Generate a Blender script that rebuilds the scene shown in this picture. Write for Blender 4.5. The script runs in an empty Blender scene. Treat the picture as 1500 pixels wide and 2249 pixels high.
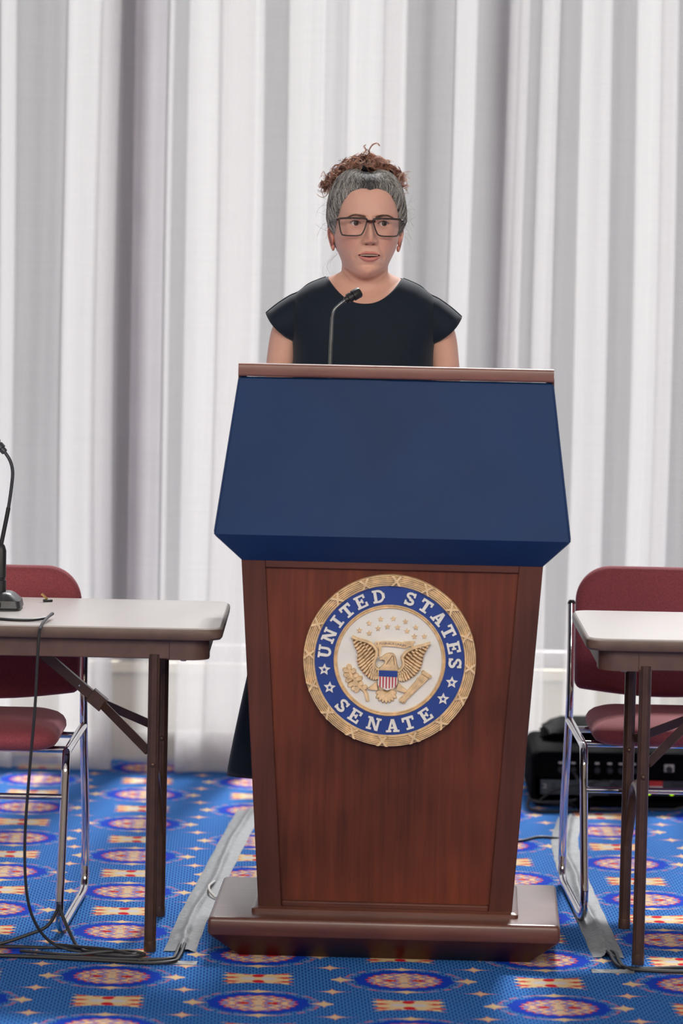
import bpy, bmesh, math, random
import numpy as np
from mathutils import Vector, Matrix

random.seed(7)
rng = np.random.default_rng(11)
SC = bpy.context.scene
COL = SC.collection
PI = math.pi
R = math.radians

# ------------------------------------------------------------------ camera
FPX, HORIZON, CAMH, ROLL = 8500.0, 450.0, 1.685, R(1.15)
pitch = math.atan((1124.5 - HORIZON) / FPX)
cam_d = bpy.data.cameras.new('camera')
cam_d.sensor_fit = 'VERTICAL'
cam_d.sensor_height = 36.0
cam_d.sensor_width = 24.0
cam_d.lens = FPX / 2249.0 * 36.0
cam_d.clip_end = 200
cam_d.dof.use_dof = True
cam_d.dof.focus_distance = 9.0
cam_d.dof.aperture_fstop = 3.4
cam = bpy.data.objects.new('camera', cam_d)
COL.objects.link(cam)
fw = Vector((0, math.cos(pitch), -math.sin(pitch)))
rt = Vector((1, 0, 0))
up = Vector((0, math.sin(pitch), math.cos(pitch)))
r2 = rt * math.cos(ROLL) + up * math.sin(ROLL)
u2 = -rt * math.sin(ROLL) + up * math.cos(ROLL)
cam.matrix_world = Matrix(((r2.x, u2.x, -fw.x, 0), (r2.y, u2.y, -fw.y, 0), (r2.z, u2.z, -fw.z, CAMH), (0, 0, 0, 1)))
SC.camera = cam

# ------------------------------------------------------------------ sky, sun, exposure
w = bpy.data.worlds.new('world')
SC.world = w
w.use_nodes = True
bg = w.node_tree.nodes['Background']
bg.inputs[0].default_value = (0.86, 0.92, 1.0, 1)
bg.inputs[1].default_value = 1.2
sun_d = bpy.data.lights.new('sun', 'SUN')
sun_d.energy = 12.4
sun_d.angle = R(7)
sun_d.color = (1.0, 0.985, 0.96)
sun = bpy.data.objects.new('sun', sun_d)
COL.objects.link(sun)
sun.location = (0, 30, 32)
sun.rotation_euler = Vector((-0.14 * math.cos(R(45.5)), -0.99 * math.cos(R(45.5)), -math.sin(R(45.5)))).to_track_quat('-Z', 'Y').to_euler()
FILL_LAMP = 43.0           # radiance of the added fill globes
vs = SC.view_settings
vs.view_transform = 'Standard'
vs.look = 'None'
vs.exposure = 0.0
vs.gamma = 1.0
vs.use_curve_mapping = False
SC.cycles.transparent_max_bounces = 16
SC.cycles.max_bounces = 6
SC.cycles.diffuse_bounces = 3
SC.cycles.glossy_bounces = 3
SC.cycles.caustics_reflective = False
SC.cycles.caustics_refractive = False
SC.cycles.sample_clamp_indirect = 6.0

# ------------------------------------------------------------------ helpers
def lin(c):
    return tuple((x / 255 / 12.92) if x / 255 <= 0.04045 else (((x / 255) + 0.055) / 1.055) ** 2.4 for x in c)

def rgba(c):
    return (*lin(c), 1.0)

class X:
    """tiny expression wrapper around shader math nodes"""
    nt = None
    def __init__(s, v): s.v = v
    @staticmethod
    def m(op, *a):
        n = X.nt.nodes.new('ShaderNodeMath'); n.operation = op
        for i, q in enumerate(a):
            if isinstance(q, X): X.nt.links.new(q.v, n.inputs[i])
            else: n.inputs[i].default_value = q
        return X(n.outputs[0])
    def __add__(s, o): return X.m('ADD', s, o)
    __radd__ = __add__
    def __sub__(s, o): return X.m('SUBTRACT', s, o)
    def __rsub__(s, o): return X.m('SUBTRACT', o, s)
    def __mul__(s, o): return X.m('MULTIPLY', s, o)
    __rmul__ = __mul__
    def __truediv__(s, o): return X.m('DIVIDE', s, o)
    def abs(s): return X.m('ABSOLUTE', s)
    def fr(s): return X.m('FRACT', s)
    def fl(s): return X.m('FLOOR', s)
    def sin(s): return X.m('SINE', s)
    def sqrt(s): return X.m('SQRT', s)
    def mn(s, o): return X.m('MINIMUM', s, o)
    def mx(s, o): return X.m('MAXIMUM', s, o)
    def cl(s): return X.m('MINIMUM', X.m('MAXIMUM', s, 0.0), 1.0)
    def lt(s, t, w): return ((t - s) / w + 0.5).cl()
    def gt(s, t, w): return ((s - t) / w + 0.5).cl()

def mixc(f, a, b):
    n = X.nt.nodes.new('ShaderNodeMix'); n.data_type = 'RGBA'
    X.nt.links.new(f.v, n.inputs[0])
    for i, q in ((6, a), (7, b)):
        if isinstance(q, X): X.nt.links.new(q.v, n.inputs[i])
        else: n.inputs[i].default_value = q
    return X(n.outputs[2])

def new_mat(name):
    m = bpy.data.materials.new(name); m.use_nodes = True
    nt = m.node_tree
    return m, nt, nt.nodes['Principled BSDF'], nt.nodes['Material Output']

def tex_noise(nt, scale=(1, 1, 1), nscale=5.0, detail=3, rough=0.5, coord='Object'):
    tc = nt.nodes.new('ShaderNodeTexCoord'); mp = nt.nodes.new('ShaderNodeMapping')
    mp.inputs['Scale'].default_value = scale
    nt.links.new(tc.outputs[coord], mp.inputs[0])
    nz = nt.nodes.new('ShaderNodeTexNoise')
    nz.inputs['Scale'].default_value = nscale; nz.inputs['Detail'].default_value = detail
    nz.inputs['Roughness'].default_value = rough
    nt.links.new(mp.outputs[0], nz.inputs[0])
    return nz

def ramp(nt, src, stops):
    r = nt.nodes.new('ShaderNodeValToRGB')
    el = r.color_ramp.elements
    while len(el) < len(stops): el.new(0.5)
    for e, (p, c) in zip(el, stops):
        e.position = p; e.color = rgba(c)
    nt.links.new(src, r.inputs[0])
    return r

def bump(nt, b, src, strength=0.2, dist=0.002):
    bp = nt.nodes.new('ShaderNodeBump')
    bp.inputs['Strength'].default_value = strength; bp.inputs['Distance'].default_value = dist
    nt.links.new(src, bp.inputs['Height']); nt.links.new(bp.outputs[0], b.inputs['Normal'])

def plain(name, c, rough=0.5, metal=0.0, var=0.08, nscale=30.0, scale=(1, 1, 1), spec=0.5, coat=0.0, bstr=0.0, bdist=0.001):
    """principled material whose colour wanders a little with a noise"""
    m, nt, b, o = new_mat(name)
    nz = tex_noise(nt, scale, nscale)
    lo = tuple(max(0, x * (1 - var)) for x in c); hi = tuple(min(255, x * (1 + var)) for x in c)
    r = ramp(nt, nz.outputs[0], [(0.3, lo), (0.7, hi)])
    nt.links.new(r.outputs[0], b.inputs['Base Color'])
    b.inputs['Roughness'].default_value = rough; b.inputs['Metallic'].default_value = metal
    b.inputs['Specular IOR Level'].default_value = spec
    b.inputs['Coat Weight'].default_value = coat
    if bstr: bump(nt, b, nz.outputs[0], bstr, bdist)
    return m

def wood(name, dark, light, rough=0.35, along='z', coat=0.0, spec=0.3):
    m, nt, b, o = new_mat(name)
    sc = {'z': (1, 1, 0.05), 'x': (0.05, 1, 1), 'y': (1, 0.05, 1)}[along]
    n1 = tex_noise(nt, sc, 55.0, 5, 0.6); n2 = tex_noise(nt, (1, 1, 1), 2.6, 3, 0.55)
    mx = nt.nodes.new('ShaderNodeMath'); mx.operation = 'MULTIPLY_ADD'
    nt.links.new(n1.outputs[0], mx.inputs[0]); mx.inputs[1].default_value = 0.45
    ml = nt.nodes.new('ShaderNodeMath'); ml.operation = 'MULTIPLY'
    nt.links.new(n2.outputs[0], ml.inputs[0]); ml.inputs[1].default_value = 0.6
    nt.links.new(ml.outputs[0], mx.inputs[2])
    r = ramp(nt, mx.outputs[0], [(0.35, dark), (0.68, light)])
    nt.links.new(r.outputs[0], b.inputs['Base Color'])
    b.inputs['Roughness'].default_value = rough
    b.inputs['Specular IOR Level'].default_value = spec
    b.inputs['Coat Weight'].default_value = coat; b.inputs['Coat Roughness'].default_value = 0.25
    bump(nt, b, n1.outputs[0], 0.05, 0.0006)
    return m

def attr_mat(name, rough=0.5, sss=0.0, var=0.06, nscale=40.0, spec=0.4):
    """colour taken from the mesh's own 'tint' attribute"""
    m, nt, b, o = new_mat(name)
    a = nt.nodes.new('ShaderNodeAttribute'); a.attribute_name = 'tint'
    nz = tex_noise(nt, (1, 1, 1), nscale, 3)
    mp = nt.nodes.new('ShaderNodeMapRange')
    mp.inputs['To Min'].default_value = 1 - var; mp.inputs['To Max'].default_value = 1 + var
    nt.links.new(nz.outputs[0], mp.inputs[0])
    vm = nt.nodes.new('ShaderNodeVectorMath'); vm.operation = 'SCALE'
    nt.links.new(a.outputs['Color'], vm.inputs[0]); nt.links.new(mp.outputs[0], vm.inputs['Scale'])
    nt.links.new(vm.outputs[0], b.inputs['Base Color'])
    b.inputs['Roughness'].default_value = rough
    b.inputs['Specular IOR Level'].default_value = spec
    if sss:
        b.inputs['Subsurface Weight'].default_value = sss
        b.inputs['Subsurface Radius'].default_value = (1.0, 0.35, 0.2)
        b.inputs['Subsurface Scale'].default_value = 0.006
    return m

def catmull(pts, n=8):
    P = [np.array(p, float) for p in pts]
    P = [2 * P[0] - P[1]] + P + [2 * P[-1] - P[-2]]
    out = []
    for i in range(1, len(P) - 2):
        a, b, c, d = P[i - 1:i + 3]
        for k in range(n):
            t = k / n
            out.append(0.5 * (2 * b + (c - a) * t + (2 * a - 5 * b + 4 * c - d) * t * t + (-a + 3 * b - 3 * c + d) * t ** 3))
    out.append(P[-2])
    return out

class MB:
    def __init__(s): s.v = []; s.f = []; s.c = []
    def add(s, vs_, fs, col=None):
        o = len(s.v)
        s.v += [tuple(map(float, p)) for p in vs_]
        s.f += [tuple(i + o for i in f) for f in fs]
        if col is not None:
            s.c += [tuple(q) for q in col] if isinstance(col, list) else [tuple(col)] * len(vs_)
        return s
    def hexa(s, b, t):
        return s.add(list(b) + list(t), [(3, 2, 1, 0), (4, 5, 6, 7), (0, 1, 5, 4), (1, 2, 6, 5), (2, 3, 7, 6), (3, 0, 4, 7)])
    def box(s, a, b):
        (x0, y0, z0), (x1, y1, z1) = a, b
        return s.hexa([(x0, y0, z0), (x1, y0, z0), (x1, y1, z0), (x0, y1, z0)], [(x0, y0, z1), (x1, y0, z1), (x1, y1, z1), (x0, y1, z1)])
    def loft(s, rings, cap=True, closed=True, col=None):
        n = len(rings[0]); vs_ = [p for r_ in rings for p in r_]; fs = []
        m = n if closed else n - 1
        for i in range(len(rings) - 1):
            for j in range(m):
                k = (j + 1) % n
                fs.append((i * n + j, i * n + k, (i + 1) * n + k, (i + 1) * n + j))
        if cap and closed:
            fs.append(tuple(range(n))[::-1]); fs.append(tuple(range((len(rings) - 1) * n, len(rings) * n)))
        return s.add(vs_, fs, col)
    def tube(s, path, r, n=8, cap=True, col=None, flat=None):
        P = [Vector(p) for p in path]; L = len(P)
        rr = r if isinstance(r, (list, tuple)) else [r] * L
        T = []
        for i in range(L):
            d = P[min(i + 1, L - 1)] - P[max(i - 1, 0)]
            T.append(d.normalized() if d.length > 1e-9 else Vector((0, 0, 1)))
        ref = Vector((0, 1, 0)) if abs(T[0].y) < 0.9 else Vector((1, 0, 0))
        N = T[0].cross(ref).normalized()
        rings = []
        for i in range(L):
            N = (N - T[i] * N.dot(T[i]))
            N = N.normalized() if N.length > 1e-6 else T[i].orthogonal().normalized()
            B = T[i].cross(N)
            fl = flat if flat else 1.0
            rings.append([P[i] + (N * math.cos(2 * PI * j / n) + B * math.sin(2 * PI * j / n) * fl) * rr[i] for j in range(n)])
        return s.loft(rings, cap, True, col)
    def prism(s, poly, y0, y1, inset=0.0, cen=None):
        """polygon in (x,z) standing from y0 out to y1 (y1 < y0 faces the front); inset narrows the face"""
        n = len(poly)
        a = sum(poly[i][0] * poly[(i + 1) % n][1] - poly[(i + 1) % n][0] * poly[i][1] for i in range(n))
        if a < 0: poly = poly[::-1]
        cx = sum(p[0] for p in poly) / n; cz = sum(p[1] for p in poly) / n
        if cen: cx, cz = cen
        bot = [(x, y0, z) for x, z in poly]
        top = [(x + (cx - x) * inset, y1, z + (cz - z) * inset) for x, z in poly]
        fs = [tuple(range(n, 2 * n))] + [tuple(range(n))[::-1]]
        for i in range(n):
            k = (i + 1) % n; fs.append((i, k, n + k, n + i))
        if y1 > y0: fs = [f[::-1] for f in fs]
        return s.add(bot + top, fs)
    def lathe(s, prof, cen=(0, 0, 0), n=24, axis='z', cap=True):
        rings = []
        for r_, h_ in prof:
            ring = []
            for j in range(n):
                a = 2 * PI * j / n
                p = (r_ * math.cos(a), r_ * math.sin(a), h_)
                if axis == 'y': p = (p[0], h_, p[1])
                if axis == 'x': p = (h_, p[0], p[1])
                ring.append((p[0] + cen[0], p[1] + cen[1], p[2] + cen[2]))
            rings.append(ring)
        return s.loft(rings, cap)
    def ball(s, c, r, n=12, m=8, col=None):
        rx, ry, rz = r if isinstance(r, tuple) else (r, r, r)
        rings = [[(c[0] + rx * math.sin(PI * i / m) * math.cos(2 * PI * j / n), c[1] + ry * math.sin(PI * i / m) * math.sin(2 * PI * j / n), c[2] - rz * math.cos(PI * i / m)) for j in range(n)] for i in range(m + 1)]
        rings[0] = [(c[0] + 1e-5 * math.cos(2 * PI * j / n), c[1] + 1e-5 * math.sin(2 * PI * j / n), c[2] - rz) for j in range(n)]
        rings[-1] = [(c[0] + 1e-5 * math.cos(2 * PI * j / n), c[1] + 1e-5 * math.sin(2 * PI * j / n), c[2] + rz) for j in range(n)]
        return s.loft(rings, True, True, col)
    def mesh(s, name, smooth=True, angle=38):
        me = bpy.data.meshes.new(name)
        me.from_pydata(s.v, [], s.f); me.update()
        bm = bmesh.new(); bm.from_mesh(me)
        bmesh.ops.recalc_face_normals(bm, faces=bm.faces)
        bm.to_mesh(me); bm.free()
        if s.c:
            at = me.color_attributes.new('tint', 'FLOAT_COLOR', 'POINT')
            at.data.foreach_set('color', np.array([(*q[:3], 1.0) for q in s.c], dtype=np.float32).ravel())
        if smooth:
            me.polygons.foreach_set('use_smooth', [True] * len(me.polygons))
            me.set_sharp_from_angle(angle=R(angle))
        return me
    def build(s, name, mat, parent=None, smooth=True, bevel=0.0, seg=2, angle=38):
        o = bpy.data.objects.new(name, s.mesh(name, smooth, angle))
        COL.objects.link(o)
        o.data.materials.append(mat)
        if parent: o.parent = parent
        if bevel:
            b = o.modifiers.new('bevel', 'BEVEL'); b.width = bevel; b.segments = seg
            b.limit_method = 'ANGLE'; b.angle_limit = R(35)
        return o

def tag(o, label=None, cat=None, group=None, kind=None):
    if label: o['label'] = label
    if cat: o['category'] = cat
    if group: o['group'] = group
    if kind: o['kind'] = kind
    return o

def empty(name, loc, rz=0.0, label=None, cat=None, group=None):
    o = bpy.data.objects.new(name, None); COL.objects.link(o)
    o.location = loc; o.rotation_euler = (0, 0, rz); o.empty_display_size = 0.1
    return tag(o, label, cat, group)

def struct(o): return tag(o, kind='structure')

def rrect(hw, hh, r, n=5, cx=0.0, cy=0.0):
    pts = []
    for sx, sy, a0 in ((1, 1, 0), (-1, 1, 90), (-1, -1, 180), (1, -1, 270)):
        for k in range(n + 1):
            a = R(a0 + 90 * k / n)
            pts.append((cx + sx * (hw - r) + r * math.cos(a), cy + sy * (hh - r) + r * math.sin(a)))
    return pts

def sstep(a, b, x):
    t = np.clip((x - a) / (b - a), 0, 1)
    return t * t * (3 - 2 * t)

def copy_tree(o, parent=None):
    c = o.copy(); COL.objects.link(c)
    if parent: c.parent = parent
    for ch in list(o.children):
        copy_tree(ch, c)
    return c
# ------------------------------------------------------------------ the room
CURTAIN_Y, WIN_Y, CEIL = 11.33, 11.64, 5.2
RX0, RX1, RY0 = -5.0, 6.0, -4.0

def carpet():
    m, nt, b, o = new_mat('carpet')
    X.nt = nt
    tc = nt.nodes.new('ShaderNodeTexCoord'); sp = nt.nodes.new('ShaderNodeSeparateXYZ')
    nt.links.new(tc.outputs['Object'], sp.inputs[0])
    wx, wy = X(sp.outputs[0]), X(sp.outputs[1])
    a = 0.0247
    dx, dy = wx - 0.157, wy - 8.339
    x, y = dx + dy * a, dy - dx * a
    c, s = 0.3185, 0.520
    u = x / c + 40.5
    col = u.fl()
    v = y / s + 40.5 + (col * 0.5).fr()
    px = ((u.fr()) - 0.5) * c
    py = ((v.fr()) - 0.5) * s
    ry = (((v + 0.5).fr()) - 0.5) * s
    sx = (((u + 0.5).fr()) - 0.5) * c
    sy = (((v * 2.0).fr()) - 0.5) * (s / 2)
    nz = nt.nodes.new('ShaderNodeTexNoise'); nz.inputs['Scale'].default_value = 140; nz.inputs['Detail'].default_value = 2
    nt.links.new(tc.outputs['Object'], nz.inputs[0])
    n = X(nz.outputs[0]) - 0.5
    apx, apy, ary = px.abs(), py.abs(), ry.abs()
    r = (px * px + py * py).sqrt() + n * 0.006
    ang = X.m('ARCTAN2', py, px)
    # woven ground: rows of short dashes
    cw, cl_ = 0.0072, 0.034
    ci = (x / cw).fl()
    dash = (x / cw).fr().lt(0.56, 0.25) * ((y / cl_ + (ci * 0.5).fr()).fr()).lt(0.70, 0.2)
    ground = mixc(dash, rgba((60, 126, 198)), rgba((24, 72, 148)))
    out = ground
    # outer dotted ring and its four cream stars
    ring = r.gt(0.119, 0.004) * r.lt(0.133, 0.004) * ((ang * 22.0).sin() + n * 2.0).gt(-0.35, 0.5)
    out = mixc(ring * 0.75, out, rgba((140, 138, 186)))
    ring2 = r.gt(0.126, 0.003) * r.lt(0.131, 0.003) * ((ang * 14.0).sin() + n * 3.0).gt(0.2, 0.5)
    out = mixc(ring2, out, rgba((196, 96, 110)))
    e1 = ((apx - 0.139).abs() / 0.034).sqrt() + (apy / 0.030).sqrt()
    e2 = (apx / 0.040).sqrt() + ((apy - 0.122).abs() / 0.020).sqrt()
    em = (e1.mn(e2) + n * 0.25)
    out = mixc(em.lt(1.22, 0.1), out, rgba((196, 158, 170)))
    out = mixc(em.lt(1.06, 0.08), out, rgba((226, 200, 148)))
    # royal blue ring, red line, floral heart
    rs = r + (ang * 12.0).sin() * 0.003
    out = mixc(rs.lt(0.108, 0.004), out, rgba((12, 62, 186)))
    rin = r + (ang * 20.0).sin() * 0.0035
    out = mixc(rin.lt(0.0815, 0.003), out, rgba((196, 40, 62)))
    val = ((apx * 230.0) + (apy * 190.0).sin() * 1.6).sin() * 0.7 + (r * 150.0).sin() * 0.35 + n * 2.2
    petal = mixc(val.gt(-0.30, 0.25), rgba((138, 140, 196)), rgba((206, 158, 152)))
    petal = mixc(val.gt(0.22, 0.25), petal, rgba((230, 196, 152)))
    petal = mixc((val - 0.02).abs().lt(0.13, 0.10), petal, rgba((192, 58, 66)))
    out = mixc((rin + n * 0.01).lt(0.0775, 0.003), out, petal)
    hb = (((apx - 0.032) / 0.013) * ((apx - 0.032) / 0.013) + (apy / 0.010) * (apy / 0.010)).sqrt() + n * 2.0
    out = mixc(hb.lt(1.0, 0.3), out, rgba((200, 26, 44)))
    vb = apx.lt(0.008, 0.006) * apy.lt(0.075, 0.006) * ((py * 300.0).sin() + n * 3.0).gt(-0.3, 0.6)
    out = mixc(vb, out, rgba((222, 196, 160)))
    # square floret with notched ends
    hgt = (apx / 0.078) * (apx / 0.078) * 0.020 + 0.046
    endw = 0.079 - ((ry * 95.0).sin().abs()) * 0.014
    sq = ((ary - hgt) + n * 0.012).lt(0.0, 0.004) * ((apx - endw) + n * 0.008).lt(0.0, 0.004)
    out = mixc(sq, out, rgba((226, 200, 150)))
    tips = sq * apx.gt(0.046, 0.016) * ((ry * 150.0).sin() + n * 1.6).gt(0.25, 0.3)
    out = mixc(tips, out, rgba((210, 76, 66)))
    edge = sq * ((ary - hgt) + n * 0.012).gt(-0.008, 0.004) * ((px * 190.0).sin() + n * 2.0).gt(0.1, 0.4)
    out = mixc(edge, out, rgba((206, 84, 84)))
    heart = ((px / 0.013) * (px / 0.013) + ((ary - 0.030) / 0.015) * ((ary - 0.030) / 0.015)).sqrt()
    out = mixc(heart.lt(1.0, 0.25) * sq, out, rgba((204, 24, 40)))
    mid = sq * ary.lt(0.012, 0.008) * apx.lt(0.036, 0.012) * apx.gt(0.008, 0.006)
    out = mixc(mid, out, rgba((206, 204, 214)))
    # little stars between the columns
    st = (sx.abs() / 0.030).sqrt() + (sy.abs() / 0.030).sqrt() + n * 0.3
    arm = (sx.abs() / 0.062).sqrt() + (sy.abs() / 0.012).sqrt() + n * 0.3
    out = mixc(arm.lt(1.0, 0.1), out, rgba((214, 104, 116)))
    out = mixc(st.lt(1.15, 0.08), out, rgba((222, 150, 140)))
    out = mixc(st.lt(0.98, 0.08), out, rgba((228, 196, 156)))
    out = mixc((n * 1.6 + 0.35).cl() * 0.18, out, rgba((20, 40, 110)))
    nt.links.new(out.v, b.inputs['Base Color'])
    b.inputs['Roughness'].default_value = 0.95
    b.inputs['Specular IOR Level'].default_value = 0.1
    bump(nt, b, nz.outputs[0], 0.25, 0.003)
    return m

M = {}
M['carpet'] = carpet()
M['plaster'] = plain('plaster', (150, 140, 126), 0.85, nscale=8, var=0.03)
M['sill'] = plain('sill_paint', (206, 196, 176), 0.8, nscale=6, var=0.04)
M['ceiling'] = plain('ceiling_paint', (186, 182, 174), 0.9, nscale=6, var=0.02)
M['mullion'] = plain('mullion_paint', (150, 142, 150), 0.6, nscale=10, var=0.04)
M['facade'] = plain('facade_stone', (92, 80, 86), 0.9, nscale=1.2, var=0.10)

MB().box((RX0, RY0, -0.1), (RX1, WIN_Y + 0.1, 0)).build('floor', M['carpet'], smooth=False)
struct(bpy.data.objects['floor'])
struct(MB().box((RX0, RY0, CEIL), (RX1, WIN_Y + 0.1, CEIL + 0.1)).build('ceiling', M['ceiling'], smooth=False))
struct(MB().box((RX0 - 0.1, RY0, 0), (RX0, WIN_Y + 0.1, CEIL)).build('wall_left', M['plaster'], smooth=False))
struct(MB().box((RX1, RY0, 0), (RX1 + 0.1, WIN_Y + 0.1, CEIL)).build('wall_right', M['plaster'], smooth=False))
struct(MB().box((RX0, RY0 - 0.1, 0), (RX1, RY0, CEIL)).build('wall_front', M['plaster'], smooth=False))
SILL, HEAD = 0.27, 5.05
wb = MB().box((RX0, WIN_Y, 0), (RX1, WIN_Y + 0.15, SILL))
wb.box((RX0, WIN_Y, HEAD), (RX1, WIN_Y + 0.15, CEIL))
struct(wb.build('wall_back', M['sill'], smooth=False))
struct(MB().box((RX0, WIN_Y - 0.06, SILL), (RX1, WIN_Y, SILL + 0.03)).build('trim_1', M['sill'], smooth=False))

def glass_mat():
    m, nt, b, o = new_mat('window_glass')
    nt.nodes.remove(b)
    t = nt.nodes.new('ShaderNodeBsdfTransparent'); t.inputs[0].default_value = (0.93, 0.94, 0.95, 1)
    g = nt.nodes.new('ShaderNodeBsdfGlossy'); g.inputs['Roughness'].default_value = 0.02
    f = nt.nodes.new('ShaderNodeFresnel'); f.inputs[0].default_value = 1.3
    mx = nt.nodes.new('ShaderNodeMixShader')
    nt.links.new(f.outputs[0], mx.inputs[0]); nt.links.new(t.outputs[0], mx.inputs[1]); nt.links.new(g.outputs[0], mx.inputs[2])
    nt.links.new(mx.outputs[0], o.inputs[0])
    return m
M['glass'] = glass_mat()
nw = 5
ww = (RX1 - RX0) / nw
for i in range(nw):
    a, b_ = RX0 + i * ww, RX0 + (i + 1) * ww
    e = empty(f'window_{i + 1}', ((a + b_) / 2, WIN_Y + 0.05, SILL)); struct(e)
    fr = MB(); h = ww / 2; t = 0.045; H = HEAD - SILL
    for q in ((-h, 0.03, -h + t, H), (h - t, 0.03, h, H), (-h, 0.03, h, 0.03 + t), (-h, H - t, h, H), (-t / 2, 0.03, t / 2, H), (-h, 2.75, h, 2.75 + t)):
        fr.box((q[0], -0.03, q[1]), (q[2], 0.03, q[3]))
    fr.build('window_frame', M['mullion'], e, smooth=False)
    for sx in (-1, 1):
        for (z0, z1) in ((0.075, 2.75), (2.795, H - t)):
            x0, x1 = sorted((sx * t / 2, sx * (h - t)))
            MB().box((x0, -0.003, z0), (x1, 0.003, z1)).build('pane', M['glass'], e, smooth=False)
fac = MB().box((-25, 24, -1), (25, 26, 6.0))
for k in range(-10, 11):
    fac.box((k * 2.4 - 0.3, 23.8, -1), (k * 2.4 + 0.3, 24.01, 6.0))
struct(fac.build('wall_outside', M['facade'], smooth=False))
struct(MB().box((-25, WIN_Y + 0.15, -1.05), (25, 24, -1.0)).build('floor_outside', M['facade'], smooth=False))

# unseen hanging globes, added to give the speaker soft front fill
def fill_lamp_mat():
    m, nt, b, o = new_mat('fill_lamp_glow')
    nt.nodes.remove(b)
    e = nt.nodes.new('ShaderNodeEmission'); e.inputs[0].default_value = (1.0, 0.945, 0.87, 1); e.inputs[1].default_value = FILL_LAMP
    nt.links.new(e.outputs[0], o.inputs[0])
    return m
M['lamp'] = fill_lamp_mat()
M['fill_lamp_frame'] = plain('fill_lamp_frame', (226, 226, 224), 0.5, nscale=20, var=0.02)
def fill_pendant(x, y, z=3.5):
    e = empty('fill_lamp', (x, y, CEIL), 0, 'unseen white globe added for front fill, hanging on a thin rod', 'lamp', 'added fill globes in front of the podium')
    MB().lathe([(0.07, -0.03), (0.07, 0.0)], (0, 0, 0), 20).build('canopy', M['fill_lamp_frame'], e)
    MB().tube([(0, 0, -0.02), (0, 0, z + 0.30 - CEIL)], 0.010, 8).build('rod', M['fill_lamp_frame'], e)
    MB().ball((0, 0, z - CEIL), 0.30, 28, 18).build('globe', M['lamp'], e)
for y in (-2.4, 0.4, 3.0):
    for x in (-2.7, 0.3, 3.3):
        fill_pendant(x, y)

# ------------------------------------------------------------------ sheer curtains
def sheer():
    m, nt, b, o = new_mat('sheer_fabric')
    nt.nodes.remove(b)
    n1 = tex_noise(nt, (2.0, 2.0, 160.0), 3.0, 3)
    n2 = tex_noise(nt, (500.0, 500.0, 4.0), 1.0, 2)
    X.nt = nt
    fac = 0.335 + (X(n1.outputs[0]) - 0.5) * 0.055 + (X(n2.outputs[0]) - 0.5) * 0.06
    d = nt.nodes.new('ShaderNodeBsdfDiffuse'); d.inputs[0].default_value = (0.90, 0.895, 0.885, 1)
    t = nt.nodes.new('ShaderNodeBsdfTranslucent'); t.inputs[0].default_value = (0.93, 0.925, 0.915, 1)
    tr = nt.nodes.new('ShaderNodeBsdfTransparent'); tr.inputs[0].default_value = (0.975, 0.97, 0.97, 1)
    m1 = nt.nodes.new('ShaderNodeMixShader'); m1.inputs[0].default_value = 0.5
    nt.links.new(d.outputs[0], m1.inputs[1]); nt.links.new(t.outputs[0], m1.inputs[2])
    m2 = nt.nodes.new('ShaderNodeMixShader')
    nt.links.new(fac.v, m2.inputs[0]); nt.links.new(tr.outputs[0], m2.inputs[1]); nt.links.new(m1.outputs[0], m2.inputs[2])
    nt.links.new(m2.outputs[0], o.inputs[0])
    return m
M['sheer'] = sheer()

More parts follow.
